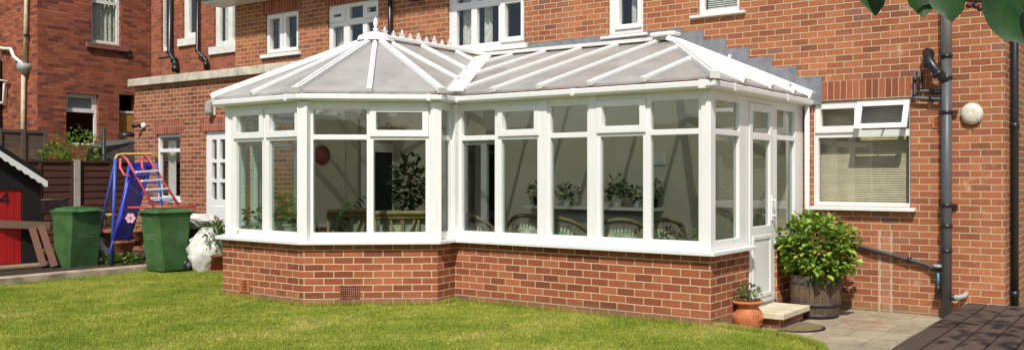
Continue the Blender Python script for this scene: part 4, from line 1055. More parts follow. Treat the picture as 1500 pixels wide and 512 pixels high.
# palm and tall plant
p = pos(470, 11.15); r = empty('potted_palm', (p.x,p.y,.09), 'tall potted palm with arching fronds in the left of the big bay window', 'pot plant')
m = MB(); m.lathe((p.x,p.y,.09), [(.14,0),(.18,.3),(.17,.3),(.0,.28)], 16); under(r, m.build('pot', M['terracotta_dark']))
def frond(c, n, L, parent, seed):
    rnd = random.Random(seed); m = MB(); c = Vector(c)
    for _ in range(n):
        a = rnd.uniform(0,6.28); l = L*rnd.uniform(.7,1.1); e = rnd.uniform(.3,.8); hd = Vector((math.cos(a),math.sin(a),0)); sd = Vector((-hd.y,hd.x,0))
        pr = None
        for k in range(15):
            t = k/14; q = c + hd*(l*e*t) + Vector((0,0,l*(t-.62*e*t*t*1.4)))
            if pr is not None:
                m.bar(pr, q, .008, .008)
                if k > 4:
                    for s_ in (-1,1):
                        tip = q + sd*s_*.20*(1.15-t) + hd*.08 - Vector((0,0,.09)); m.face([q, q+hd*.035, tip])
            pr = q
    return under(parent, m.build('frond', M['leaf_house']))
frond((p.x,p.y,.35), 11, 1.35, r, 5)
p = pos(600, 11.9); r = empty('tall_foliage_plant', (p.x,p.y,.09), 'tall dark bushy plant standing behind the cane armchair in the bay', 'pot plant')
m = MB(); m.lathe((p.x,p.y,.09), [(.16,0),(.2,.35),(.0,.33)], 16); m.tube([(p.x,p.y,.4),(p.x+.03,p.y,1.0),(p.x,p.y,1.6)], .02, 6); under(r, m.build('pot', M['terracotta_dark'])); leafcloud('foliage', (p.x,p.y,1.42), (.27,.22,.42), 330, .10, 'leaf_dark', r, seed=8, shell=.2)
for (px, D, lb, sd) in ((402, 11.15, 'leafy plant in a white pot on the left bay sill', 31), (424, 10.75, 'taller leafy plant in a white pot behind the second bay pane', 32), (372, 11.3, 'small plant in a white pot by the leftmost bay pane', 33)):
    p = pos(px, D); potted('potted_plant', (p.x,p.y,.80), .09, .14, 'ceramic', lb, 'pot plant', 'leaf', .09, 90 if sd != 33 else 45, sd, R=(.13,.12,.22 if sd != 33 else .1))
m = MB(); 
for (x, y) in ((-10.95, 7.2), (-10.2, 6.9)): pass
p = pos(398, 11.2); m.box(p.x-.5, p.x+.75, p.y-.25, p.y+.15, .74, .79)
m.box(p.x-.45, p.x-.4, p.y-.2, p.y+.1, .09, .74); m.box(p.x+.65, p.x+.7, p.y-.2, p.y+.1, .09, .74); tag(m.build('plant_table', M['upvc_old']), 'low white table in the bay carrying the white potted plants', 'table')

# ------------------------------------------------------------------ step, mat, pots, barrel
st = empty('door_step', (B_.x+.3, 8.95, PZ), 'pale stone step on a brick base below the conservatory door', 'step')
m = MB(); m.box(B_.x+.012, B_.x+.40, 8.55, 9.20, PZ, .00); under(st, m.build('brick_base', M['brick_ext']))
m = MB(); m.box(B_.x+.012, B_.x+.47, 8.48, 9.24, .001, .065); under(st, m.build('slab', M['stone_step'], bevel=.008))
m = MB(); c = Vector((B_.x+.42, 8.72, PZ)); 
def halfmoon(r, z0, z1, ry=.75): 
    pts = [Vector((c.x + r*math.sin(math.pi*k/20), c.y - r*ry*math.cos(math.pi*k/20)*1.0, 0)) for k in range(21)]
    m = MB(); m.face([(p.x,p.y,z1) for p in pts]); 
    for k in range(20): a,b = pts[k],pts[k+1]; m.face([(a.x,a.y,z0),(b.x,b.y,z0),(b.x,b.y,z1),(a.x,a.y,z1)])
    return m
o = halfmoon(.42, PZ, PZ+.012).build('doormat', M['black_plastic']); tag(o, 'half moon coir doormat on the paving in front of the step', 'doormat')
q = halfmoon(.385, PZ+.012, PZ+.020).build('coir_pile', M['mat_brown']); q.parent = o
# terracotta pot at the corner
pp = gnd(1096, 483, -.10); pr_ = empty('terracotta_pot', pp, 'orange terracotta urn pot with a small plant at the corner of the low brick wall', 'plant pot')
m = MB(); prof = [(.085,0),(.11,.02),(.145,.07),(.158,.13),(.15,.19),(.118,.235),(.105,.255),(.12,.275),(.15,.29),(.158,.305),(.15,.32),(.13,.32),(.12,.30),(0,.29)]
m.lathe(pp, prof, 40); 
for k in range(30):
    a = 2*math.pi*k/30; pts = []
    for (r, z, da) in ((.112,.03,0),(.147,.08,.06),(.16,.13,.13),(.152,.185,.2)): pts.append(pp+Vector((r*math.cos(a+da*1.6), r*math.sin(a+da*1.6), z)))
    m.tube(pts, .0055, 5)
for k in range(34):
    a = 2*math.pi*k/34; m.lathe(pp+Vector((.155*math.cos(a), .155*math.sin(a), .292)), [(0,0),(.012,.006),(.012,.02),(0,.026)], 6)
under(pr_, m.build('pot', M['terracotta']))
leafcloud('foliage', pp+Vector((0,0,.40)), (.13,.13,.09), 170, .055, 'leaf_pot', pr_, seed=41, shell=.1, aspect=.45); blades('stems', pp+Vector((0,0,.30)), 22, .24, 'leaf_pot', pr_, w=.006, seed=42)
# half barrel with hydrangea
bc = Vector((-3.62, 9.62, PZ)); 
_p = pos(1195, depth(bc.x, bc.y)); 
bc = Vector((_p.x, _p.y, PZ))
bar = empty('half_barrel', bc, 'weathered wooden half barrel with iron hoops standing on the patio by the wall', 'planter')
m = MB(); n = 20
for k in range(n):
    a0, a1 = 2*math.pi*(k+.02)/n, 2*math.pi*(k+.98)/n
    pv = None
    for (r, z) in ((.262,.0),(.285,.12),(.30,.25),(.305,.38),(.30,.50)):
        q = [(bc.x+r*math.cos(a), bc.y+r*math.sin(a), PZ+z) for a in (a0,(a0+a1)/2,a1)]
        if pv: m.face([pv[0],pv[1],q[1],q[0]]); m.face([pv[1],pv[2],q[2],q[1]])
        pv = q
    q2 = [(bc.x+.27*math.cos(a), bc.y+.27*math.sin(a), PZ+.50) for a in (a0,(a0+a1)/2,a1)]; m.face([pv[0],pv[1],q2[1],q2[0]]); m.face([pv[1],pv[2],q2[2],q2[1]])
under(bar, m.build('staves', M['barrel']))
m = MB(); m.lathe(bc, [(.255,0.003),(.27,.42),(0,.44)], 24); under(bar, m.build('soil', M['soil']))
for (z, r0, r1) in ((.015,.267,.274),(.14,.290,.295),(.40,.306,.305)):
    m = MB(); m.lathe(bc+Vector((0,0,z)), [(r0,0),(r0+.006,.0),(r1+.006,.045),(r1,.045)], 32); under(bar, m.build('hoop', M['hoop']))
hy = empty('hydrangea', bc+Vector((0,0,.44)), 'bushy lime green leafed shrub growing out of the half barrel', 'shrub')
m = MB()
for k in range(26):
    a = random.uniform(0,6.28); e = random.uniform(.1,1); q = bc+Vector((.15*math.cos(a), .15*math.sin(a), .44)); m.tube([q, q+Vector((.12*e*math.cos(a), .12*e*math.sin(a), .3)), q+Vector((.32*e*math.cos(a), .32*e*math.sin(a), .62))], [.009,.007,.003], 5)
under(hy, m.build('stems', M['bark']))
leafcloud('foliage', bc+Vector((.02,-.02,.80)), (.48,.41,.39), 2100, .09, 'hydrangea', hy, seed=50, shell=.45, aspect=.72, droop=.3)
blades('dry_leaves', bc+Vector((0,-.22,.46)), 40, .22, 'leaf_pot', hy, w=.008, seed=51, spread=1.2, arch=2.0)

# ------------------------------------------------------------------ timber table (lower right)
tx0, tx1, ty0, ty1, tz = -1.32, .10, 4.47, 6.36, .64
tb = empty('garden_table', ((tx0+tx1)/2, (ty0+ty1)/2, PZ), 'dark brown slatted timber garden table at the edge of the patio', 'table')
m = MB(); n = 10; w = (tx1-tx0)/n
for i in range(n): m.box(tx0+i*w+.006, tx0+(i+1)*w-.006, ty0+random.uniform(-.004,.004), ty1+random.uniform(-.004,.004), tz-.032, tz+random.uniform(-.001,.001))
under(tb, m.build('tabletop', M['deck'], bevel=.005))
m = MB(); 
for y in (ty0+.25, ty1-.3): m.box(tx0+.06, tx1-.06, y-.03, y+.03, tz-.11, tz-.034)
under(tb, m.build('batten', M['deck']))
for x in (tx0+.15, tx1-.15):
    for y in (ty0+.25, ty1-.3): m = MB(); m.box(x-.04, x+.04, y-.04, y+.04, PZ, tz-.111); under(tb, m.build('leg', M['deck']))

# ------------------------------------------------------------------ bins
def wheelie(px, py, rot, label, bodymat, h=1.0, wd=.56):
    g0 = gnd(px, py); root = empty('wheelie_bin', g0, label, 'wheelie bin', 'wheelie bins' if bodymat == 'green_plastic' else None, rot); root.scale = (.93,.88,1)
    # local: front = -y, back (wheels) = +y ; width x
    def add(m, nm, mt, bev=0): o = m.build(nm, M[mt], bevel=bev); o.parent = root; return o
    m = MB(); W0, W1 = wd*.90, wd*.97
    def fr(x0, x1, y0, y1, z): return [(x0,y0,z),(x1,y0,z),(x1,y1,z),(x0,y1,z)]
    m.hexa(fr(-W0/2, W0/2, -.22, .20, .03)+fr(-W1/2+.01, W1/2-.01, -.33, .28, h*.93))
    m.box(-W1/2-.002, W1/2+.002, -.342, .292, h*.905, h*.95)
    body = add(m, 'body', bodymat, .02)
    m = MB(); m.hexa(fr(-W1/2-.016, W1/2+.016, -.375, .31, h*.952)+fr(-W1/2-.012, W1/2+.012, -.37, .31, h*.975)); m.hexa(fr(-W1/2+.01, W1/2-.01, -.35, .30, h*.976)+fr(-W1/2+.07, W1/2-.07, -.29, .26, h*1.02)); m.box(-W1/2+.12, W1/2-.12, -.22, .16, h*1.021, h*1.04)
    add(m, 'lid', bodymat, .015)
    m = MB(); m.tube([(-W1/2+.04,.36,h*.96),(W1/2-.04,.36,h*.96)], .017, 8)
    for x in (-W1/2+.05, 0, W1/2-.05): m.bar((x,.27,h*.94), (x,.37,h*.965), .04, .035)
    add(m, 'handle', bodymat)
    for s in (-1,1):
        m = MB(); m.lathe((s*(W0/2+.0), .23, .10), [(.06,-.03),(.10,-.028),(.10,.028),(.06,.03)], 20, axis=(1,0,0)); wh = add(m, 'wheel', 'black_plastic')
        m = MB(); m.lathe((s*(W0/2+.032*(1 if s>0 else 1)), .23, .10), [(.0,-.002),(.055,-.001),(.055,.006),(.0,.008)], 16, axis=(s,0,0)); q = m.build('hub', M['grey_plastic']); q.parent = wh
    if bodymat == 'green_plastic':      # faded illegible lettering on the front, following the sloping face
        def yf(z): return -.22 - .11*(z-.03)/(h*.93-.03) - .003
        m = MB()
        for (z, n_, w_) in ((h*.60, 9, .020), (h*.57, 6, .016), (h*.54, 8, .018)):
            for i in range(n_):
                x = -.14+i*.031; m.face([(x,yf(z),z),(x+w_,yf(z),z),(x+w_,yf(z+.014),z+.014),(x,yf(z+.014),z+.014)])
        add(m, 'lettering', 'faded_print')
        m = MB(); m.box(-W1/2+.02, W1/2-.02, -.335, -.05, h*.885, h*.9)
        for x in (-.16, .16): m.box(x-.012, x+.012, -.26, -.20, .12, .16)
        m = MB(); m.tube([(-W1/2+.10,-.372,h*.965),(W1/2-.10,-.372,h*.965)], .012, 6); add(m, 'lid_grip', bodymat)
    return root
wheelie(112, 394, rad(97), 'green wheelie bin standing beside the leaning planks near the red playhouse', 'green_plastic')
wheelie(245, 398, rad(2), 'green wheelie bin with its wheels to the right, in front of the climbing frame', 'green_plastic')
p = gnd(287, 392); wheelie(286, 388, rad(60), 'black dustbin half hidden behind the right green bin', 'black_plastic', .78, .5)

# sacks
def sack(px, py, r, h, label, seed, lean=0.0, mat='sack'):
    g0 = gnd(px, py); rnd = random.Random(seed); m = MB(); n = 26; rings = []
    for j in range(12):
        t = j/11; rr = r*(math.sin(math.pi*min(.95,t*.8+.16)))**.5; row = []
        for k in range(n):
            a = 2*math.pi*k/n; f = 1+.12*math.sin(3*a+seed+t*5)+.09*math.sin(7*a+t*9+seed)+.06*math.sin(11*a-t*16)+rnd.uniform(-.07,.07)
            row.append(m.vid((g0.x+rr*f*math.cos(a)+lean*t, g0.y+rr*f*math.sin(a)+lean*t*.5, h*t+rnd.uniform(-.01,.01)+.01)))
        rings.append(row)
    for j in range(11):
        for k in range(n): m.f.append([rings[j][k],rings[j][(k+1)%n],rings[j+1][(k+1)%n],rings[j+1][k]]); m.smooth.append(True)
    m.f.append(rings[-1]); m.smooth.append(True)
    o = m.build('rubble_sack', M[mat]); tag(o, label, 'sack'); return o
sack(303, 397, .26, .70, 'crumpled white rubble sack slumped between the bins and the lily pot', 61, .05)
s2 = sack(294, 392, .28, .24, 'crumpled white plastic sheet heaped on top of the black dustbin', 62); s2.location = Vector((0,0,.66))
sack(152, 389, .22, .52, 'white sack standing between the two green bins', 63)
# lily pot
p = gnd(318, 397); r = empty('lily_pot', p, 'terracotta pot of long green lily leaves against the left end of the conservatory', 'plant pot')
m = MB(); m.lathe(p, [(.12,0),(.16,.24),(.175,.25),(.175,.29),(.15,.29),(0,.27)], 20); m.lathe(p, [(.18,0),(.2,.03),(.18,.03)], 20); under(r, m.build('pot', M['terracotta_dark']))
blades('foliage', p+Vector((0,0,.27)), 230, .62, 'leaf_long', r, w=.014, seed=71, spread=.62, arch=.9); leafcloud('leaves', p+Vector((0,0,.55)), (.20,.20,.24), 320, .11, 'leaf_long', r, seed=72, aspect=.2, shell=.3)
# stacked pots
for (px, py, z, R, lb, tilt) in ((172, 388, .06, .26, 'wide brown terracotta bowl of the pot stack by the slide foot', 0), (172, 388, .30, .22, 'shallow terracotta bowl stacked in the wide brown bowl', .15), (150, 389, .42, .11, 'brown flower pot lying on its side on the pot stack', 1.2), (180, 388, .46, .08, 'small bright red plastic pot on the stack of terracotta', .3), (197, 384, .30, .20, 'long terracotta trough behind the pot stack', 0)):
    g0 = gnd(px, py); m = MB(); c = Vector((0,0,0)); m.lathe(c, [(R*.62,0),(R*.82,.13*R/.2),(R,.24*R/.2),(R*1.05,.25*R/.2),(R*1.05,.29*R/.2),(R*.93,.29*R/.2),(R*.55,.03),(0,.03)], 20)
    o = m.build('flower_pot', M['red_paint'] if 'red plastic' in lb else M['terracotta_dark']); o.location = (g0.x, g0.y, z); o.rotation_euler = (tilt, tilt*.4, 0); tag(o, lb, 'flower pot')
# weeds along the bed
for i, (px, py, n, rr, hh, lb) in enumerate(((150, 391, 160, .16, .14, 'clump of weeds at the foot of the left green bin'), (185, 391, 200, .20, .10, 'clump of weeds along the kerb below the pot stack'), (200, 384, 150, .18, .42, 'leafy weeds growing up behind the right green bin'), (155, 384, 60, .12, .5, 'tall weeds in front of the fence by the slide'), (128, 391, 60, .12, .08, 'small weeds against the left bin at the kerb'))):
    g0 = gnd(px, py); leafcloud('weeds', g0+Vector((0,0,.06+hh*.6)), (rr,rr*1.3,hh), n, .07, 'leaf_mid', None, seed=80+i, shell=.1); tag(bpy.data.objects[-1] if False else [o for o in bpy.data.objects if o.name.startswith('weeds') and 'label' not in o][0], lb, 'weeds')

# ------------------------------------------------------------------ slide / climbing frame
cfD = 14.35
def sc(px, py, D): p = pos(px, D); return Vector((p.x, p.y, zat(py, D)))
def scg(px, D, z): p = pos(px, D); return Vector((p.x, p.y, z))
ap_l, ap_r = sc(171, 228, 14.3), sc(228, 227, 14.7)
cf = empty('climbing_slide', scg(185, 14.5, 0), 'childs climbing frame with blue slide and red ladder behind the green bins', 'slide')
m = MB(); m.tube([sc(168,234,14.2), sc(172,227,14.25), sc(180,225.5,14.3), sc(220,225.5,14.7), sc(228,227,14.75), sc(230,236,14.8)], .022, 8); m.tube([sc(147,314,15), sc(168,314,14.6)], .018, 8); under(cf, m.build('top_bar', M['yellow_metal']))
m = MB(); m.tube([sc(169,232,14.2), scg(163.5,14.2,0)], .024, 8); m.tube([sc(170,230,14.3), scg(137,15.3,0)], .02, 8); m.tube([sc(229,232,14.8), scg(246,15.4,0.1)], .02, 8)
m.tube([sc(189,242,14.1), sc(181,290,13.95), sc(166,352,13.8), scg(160,13.7,.3)], .018, 8)
under(cf, m.build('blue_leg', M['blue_metal']))
def strip(pl, pr_, th, mat, nm):
    m = MB()
    for i in range(len(pl)-1):
        a, b, c, d = pl[i], pl[i+1], pr_[i+1], pr_[i]; nn = (b-a).cross(d-a).normalized()*th
        m.hexa([a, d, c, b, a+nn, d+nn, c+nn, b+nn])
    return under(cf, m.build(nm, M[mat]))
strip([sc(193,239,14.25), sc(186,275,14.0), sc(176,320,13.85), sc(166,350,13.75)], [sc(222,238,14.6), sc(206,290,14.35), sc(196,325,14.2), sc(188,352,14.1)], .02, 'blue_slide', 'slide_chute')
m = MB(); 
for (a, b, c_, d_) in (((193,239,14.25),(186,275,14.0),(176,320,13.85),(166,350,13.75)), ((222,238,14.6),(206,290,14.35),(196,325,14.2),(188,352,14.1))): m.tube([sc(*a), sc(*b), sc(*c_), sc(*d_)], .03, 6)
under(cf, m.build('chute_side', M['blue_slide']))
m = MB()
m.tube([sc(190,258,14.05), sc(182,256,14.05), sc(176,245,14.1), sc(176,233,14.15), sc(180,228,14.15), sc(186,233,14.15), sc(226,304,13.95)], .021, 8)
m.tube([sc(214,256,14.3), sc(208,245,14.3), sc(208,232,14.35), sc(213,228,14.4), sc(218,232,14.4), sc(264,304,14.3)], .021, 8)
m.tube([sc(187,304,13.9), sc(287,302,14.4)], .02, 8)
under(cf, m.build('ladder_rail', M['red_metal']))
for i, (xa, ya, xb, yb) in enumerate(((199,252,231,250),(207,265,238,263),(213,278,246,276),(221,291,254,289))):
    m = MB(); m.bar(sc(xa,ya,14.03), sc(xb,yb,14.35), .07, .035); under(cf, m.build('rung', M['rung'], bevel=.01))
    m = MB(); m.bar(sc(xa,ya+4,14.03), sc(xb,yb+4,14.35), .06, .02); under(cf, m.build('rung_edge', M['blue_metal']))
m = MB(); c = sc(191,319,13.9)
u_ = Vector((CT, ST, 0)); v_ = Vector((0,0,1))
for k in range(6):
    a = k*math.pi/3; q = c + u_*.05*math.cos(a) + v_*.05*math.sin(a)
    m.face([q + u_*.035*math.cos(t*math.pi/4) + v_*.035*math.sin(t*math.pi/4) for t in range(8)])
under(cf, m.build('flower_sticker', M['pink']))

# ------------------------------------------------------------------ playhouse, rail, planks
FP = Facet((-16.35, 3.6), (-16.35, gnd(62, 393).y)); PX = -16.35
zc = lambda px, py: FP.Z(px, py)
ph = empty('playhouse', (-17, 6, 0), 'black timber playhouse with a red stable door and white scalloped bargeboard', 'playhouse')
S = FP.S
m = MB(); m.slab(FP, 0, FP.L, .08, 1.62, -.06, 0, [(S(-45), S(33), .1, zc(15,277))]); 
m.box(-18.2, PX-.061, FP.p1.y-.06, FP.p1.y, .08, 1.5); m.box(-18.2, PX-.061, FP.p0.y, FP.p0.y+.06, .08, 1.5)
apx = S(-45)
P = FP.P; m.face([P(0,1.621,-.0),P(FP.L,1.621,0),P(apx, 2.35,0)])
under(ph, m.build('wall', M['black_wood']))
m = MB(); s0, s1 = S(-45)+.01, S(33)-.01
for i in range(7): w = (s1-s0)/7; m.fbox(FP, s0+i*w+.003, s0+(i+1)*w-.003, .11, zc(15,277)-.01, -.05, -.02)
pd = under(ph, m.build('door', M['red_paint']))
m = MB(); m.fbox(FP, s0, s1, zc(15,327)-.02, zc(15,327)+.02, -.019, -.005); m.build('door_ledge', M['red_paint']).parent = pd
# the number 4 on the door
m = MB(); c0, cz = S(6.5), zc(6, 290)
def stroke(a, b): m.bar(FP.P(c0+a[0], cz+a[1], -.012), FP.P(c0+b[0], cz+b[1], -.012), .016, .014, up=(1,0,0))
stroke((.035,-.09),(.035,.09)); stroke((.035,.09),(-.06,-.03)); stroke((-.065,-.035),(.07,-.035)); m.build('number', M['black_plastic']).parent = pd
# bargeboard with scallops
m = MB(); a_ = FP.P(S(-45), zc(-45, 200)+.0, .12); a2 = Vector((PX+.14, P(S(-2),0,0).y, zc(0,227))); b2 = Vector((PX+.14, P(S(64),0,0).y, zc(64,269)))
dirv = (b2-a2); a0_ = a2 - dirv*1.2
n = 26; top = []; bot = []
for k in range(n*3+1):
    t = k/(n*3); q = a0_.lerp(b2, t); top.append(q+Vector((0,0,.045))); bot.append(q-Vector((0,0,.045+.03*abs(math.sin(t*math.pi*15)))))
for k in range(n*3):
    m.hexa([bot[k], bot[k+1], bot[k+1]+Vector((-.02,0,0)), bot[k]+Vector((-.02,0,0)), top[k], top[k+1], top[k+1]+Vector((-.02,0,0)), top[k]+Vector((-.02,0,0))])
under(ph, m.build('bargeboard', M['upvc']))
m = MB(); q0 = a0_+Vector((-.02,0,.05)); q1 = b2+Vector((-.02,0,.05)); m.hexa([q0-Vector((0,0,.03)), q1-Vector((0,0,.03)), q1-Vector((2.0,0,.03)), q0-Vector((2.0,0,.03)), q0, q1, q1-Vector((2.0,0,0)), q0-Vector((2.0,0,0))])
q3 = q0+Vector((0, q0.y-q1.y, q1.z-q0.z)); m.hexa([q3-Vector((0,0,.03)), q0-Vector((0,0,.03)), q0-Vector((2.0,0,.03)), q3-Vector((2.0,0,.03)), q3, q0, q0-Vector((2.0,0,0)), q3-Vector((2.0,0,0))])
under(ph, m.build('roof', M['shed_roof']))
m = MB()
for i in range(5): x0 = PX+.02+i*.105; m.box(x0, x0+.098, 3.5, FP.p1.y+.15+random.uniform(-.02,.02), .076, .105)
tag(m.build('decking', M['old_deck']), 'narrow weathered deck boards in front of the red playhouse door', 'decking')
# rail and leaning planks
ra, rb = sc(-30, 327, 13.6), sc(73, 330, 14.2)
m = MB(); m.bar(ra, rb, .05, .12); ft = m.build('wooden_rail', M['rail']); tag(ft, 'weathered horizontal timber rail in front of the red playhouse', 'rail')
m = MB(); m.box(ra.x-.04, ra.x+.04, ra.y-.03, ra.y+.03, .07, ra.z); m.build('post', M['rail']).parent = ft
m = MB(); m.bar(scg(56,14.3,.07), sc(52,331,14.25), .07, .06, up=(1,0,0)); m.build('post', M['black_wood']).parent = ft
for (x0, y0, x1, y1, lb) in ((47,333,64,394,'left one of the two reddish planks leaning on the rail'), (60,330,80,395,'right one of the two reddish planks, nearest the green bin')):
    m = MB(); a, b = sc(x0,y0,14.0), sc(x1,y1,13.75); b.z = max(b.z, .09); m.bar(a, b, .095, .03, up=(.9,-.4,0)); tag(m.build('leaning_plank', M['plank']), lb, 'plank', 'reddish planks leaning on the rail')
# fence behind (boundary along the garden)
FX = -19.3
fn = empty('panel_fence', (FX, 8, 0), 'dark brown panel fence of horizontal boards with pale concrete posts behind the bins', 'fence')
yp = []
t = (111.5-CX)/FOC; py_ = (ST*FX*1 + 0)  # solve below
def y_at(px, X):
    t = (px-CX)/FOC; return X*(-ST*t - CT)/(ST - CT*t)
yc = y_at(111.5, FX)
for k in (-3,-2,-1,0,1): yp.append(yc + k*1.9)
for y in yp:
    m = MB(); m.box(FX-.05, FX+.055, y-.055, y+.055, 0, 1.87); under(fn, m.build('concrete_post', M['upvc_old'] if False else plain('concrete post', (.42,.40,.34), .9, .2, .2, 8)))
for k in range(len(yp)-1):
    y0, y1 = yp[k]+.06, yp[k+1]-.06; m = MB(); z = .1
    while z < 1.78:
        m.hexa([(FX+.012,y0,z),(FX+.012,y1,z),(FX-.01,y1,z),(FX-.01,y0,z),(FX-.002,y0,z+.155),(FX-.002,y1,z+.155),(FX-.02,y1,z+.155),(FX-.02,y0,z+.155)]); z += .142
    for y in (y0+.02, (y0+y1)/2-.3, (y0+y1)/2+.3, y1-.02): m.box(FX-.0, FX+.03, y-.022, y+.022, .06, 1.84)
    m.box(FX-.02, FX+.035, y0, y1, 1.82, 1.86)
    under(fn, m.build('fence_panel', M['fence']))
# shed roof bits in front of fence, neighbour fence and lean-to
m = MB(); a, b = sc(47, 292, 15.6), sc(100, 292, 16.2); 
m.hexa([sc(47,312,15.2), sc(80,312,15.8), sc(104,312,16.4), sc(54,312,16.0), sc(46,294,15.2), sc(76,314,15.8)*1.0, sc(100,291,16.4), sc(56,291,16.0)])
o = m.build('low_shelter', M['shed_roof']); tag(o, 'low grey weathered board shelter against the fence between playhouse and bin', 'shelter')
NX = -21.6
nf = empty('neighbour_fence', (NX, 9, 0), 'paler grey brown fence beyond the boundary, seen above the dark fence at the left', 'fence')
y0, y1 = y_at(-40, NX), y_at(64, NX); m = MB(); z = 1.2
while z < 2.5: m.box(NX-.01, NX+.01+random.uniform(0,.008), y0, y1, z, z+.13); z += .135
m.box(NX-.02, NX+.04, y0, y1, 2.48, 2.53); under(nf, m.build('fence_panel', M['fence_old']))
for px in (-2, 33, 66): y = y_at(px, NX); m = MB(); m.box(NX-.03, NX+.05, y-.04, y+.04, 0, 2.56); under(nf, m.build('fence_post', M['fence_old']))
for i, (px, D, R, lb) in enumerate(((80, 19.0, (.30,.36,.30), 'left of the two shrubs showing above the fence'), (115, 19.2, (.42,.5,.50), 'taller leafy shrub above the fence below the neighbours window'))):
    q = pos(px, D); r = empty('garden_shrub', (q.x,q.y,0), lb, 'shrub', 'shrubs beyond the fence'); zc_ = 1.95 if i == 0 else 2.1
    m = MB(); m.tube([(q.x,q.y,0),(q.x+.05,q.y,1),(q.x,q.y+.05,zc_)], [.04,.03,.01], 6); under(r, m.build('stem', M['bark'])); leafcloud('foliage', (q.x,q.y,zc_), R, 420, .105, 'leaf_bright', r, seed=90+i, shell=.1, aspect=.4)
m = MB(); q0, q1 = sc(132, 222, 19.5), sc(197, 213, 20.5); m.hexa([sc(125,236,19.5), sc(199,236,20.5), sc(199,236,22), sc(125,236,21), sc(130,217,19.5), sc(199,208,20.5), sc(199,203,22), sc(140,207,21)])
tag(m.build('lean_to_roof', M['shed_roof']), 'dark grey lean-to roof beyond the fence beneath the neighbours ochre door', 'roof')
m = MB(); m.tube([scg(152,19.4,0), sc(152,187,19.4)], .04, 8); tag(m.build('metal_post', plain('dark green post', (.01,.03,.028), .5)), 'slim dark green post rising above the fence in front of the neighbours wall', 'post')
m = MB(); a = sc(186,200,20.6); m.lathe(a, [(.20,0),(.19,.05),(.14,.10),(.0,.13)], 16, wob=.05); tag(m.build('covered_barbecue', M['black_plastic']), 'dark covered bundle on the lean-to roof beside the ochre door', 'cover')

# ------------------------------------------------------------------ neighbour house
nb = empty('neighbour_house', (-24, 12, 0), 'deep red old brick house with a cream drainpipe, standing beyond the fence at the left', 'house')
NC = 9.94
FN = Facet((-24, NC), (-24, 18)); FF = Facet((-34, NC), (-24, NC))
nw1 = grect(FN, 134, 177, -45, 65); nw2 = grect(FN, 97, 144.5, 137, 212); nd = grect(FN, 174.5, 199, 139, 235)
m = MB(); m.slab(FN, 0.0, FN.L, -.1, 9, -.25, 0, [nw1, nw2, nd]); under(nb, m.build('side_wall', M['brick_old']))
m = MB(); m.slab(FF, 0, FF.L-.25, -.1, 9, -.25, 0, []); under(nb, m.build('front_wall', M['brick_old']))
m = MB(); m.box(-34, -24.3, 17.8, 18, 0, 9); m.box(-34, -24, NC, 18, 9, 9.1); m.box(-25.2,-25.1,NC+.3,17.7,0,8.9); under(nb, m.build('inner_wall', M['dark']))
tz_ = FN.Z(155, 4)
window(nb, FN, *nw1, [(nw1[0]+.06, nw1[1]-.07, nw1[2]+.09, tz_-.03), (nw1[0]+.06, nw1[1]-.07, tz_+.05, nw1[3]-.1)], [], d=-.08, sill=None, mat='upvc_old')
m = MB(); m.fbox(FN, nw1[0]-.14, nw1[1]+.18, nw1[2]-.14, nw1[2]-.002, -.1, .08); under(nb, m.build('sill', M['cast_stone'], bevel=.01))
tz_ = FN.Z(120, 162)
window(nb, FN, *nw2, [(nw2[0]+.04, nw2[1]-.06, nw2[2]+.05, tz_-.04), (nw2[0]+.08, nw2[1]-.10, tz_+.06, nw2[3]-.10)], [], d=-.10, sill=None, mat='upvc_old')
m = MB(); m.fbox(FN, nw2[0]-.1, nw2[1]+.1, nw2[3]+.001, nw2[3]+.13, -.02, .003); under(nb, m.build('lintel', M['brick_old']))
curtain(FN, nw1[0]+.03, nw1[1]-.03, nw1[2]+.02, nw1[3]-.05, -.2, .03, par=nb)
blind(FN, (nw2[0]+.06, nw2[1]-.06, tz_+.03, nw2[3]-.04), -.17, 'curtain', par=nb)
m = MB(); z1_ = FN.Z(185, 165); m.slab(FN, nd[0], nd[1], nd[2], z1_, -.20, -.14, [(nd[0]+.45, nd[1], FN.Z(185,212), FN.Z(185,183))]); dd = under(nb, m.build('door', M['door_wood']))
m = MB(); m.fbox(FN, nd[0]+.45, nd[1], FN.Z(185,212), FN.Z(185,183), -.18, -.17); m.build('pane', M['glass_house']).parent = dd
m = MB(); m.fbox(FN, nd[0], nd[1], z1_, z1_+.05, -.2, -.12); under(nb, m.build('door_transom', M['upvc_old']))
WF = lambda px,py,d=.08: wallp(FF,px,py,d)
M['cream'] = plain('cream paint', (.50,.42,.28), .5, .4, .3, 6)
cp = smallpipe('cream_drainpipe', [WF(44.5,-30), WF(42,95)], .042, 'cream', 'cream drainpipe with a grey hopper near the corner of the old red house', collars=[cl(WF(44,48),WF(43.8,56))])
m = MB(); m.tube([WF(40,105),WF(38.5,240)], .048, 10); m.build('lower_pipe', M['cream']).parent = cp
m = MB(); m.lathe(WF(41,108), [(.07,0),(.12,.08),(.15,.12),(.15,.24),(.12,.24)], 12); m.build('hopper', M['pale_grey']).parent = cp
m = MB(); m.tube([WF(3,70),WF(12,72),WF(21,72),WF(26,84),WF(36,92),WF(40,98)], .04, 8); m.build('branch_pipe', M['upvc_old']).parent = cp
smallpipe('black_drainpipe', [WF(2,88,.12), WF(3,240,.12)], .11, 'black_plastic', 'thick black drainpipe at the far left edge of the old red house')
smallpipe('overflow_pipe', [WF(-6,117), WF(17,119), WF(12,124), WF(11,150), WF(2,152), WF(-6,152)], .035, 'upvc_old', 'white elbowed pipe crossing the thick black drainpipe at the left edge')

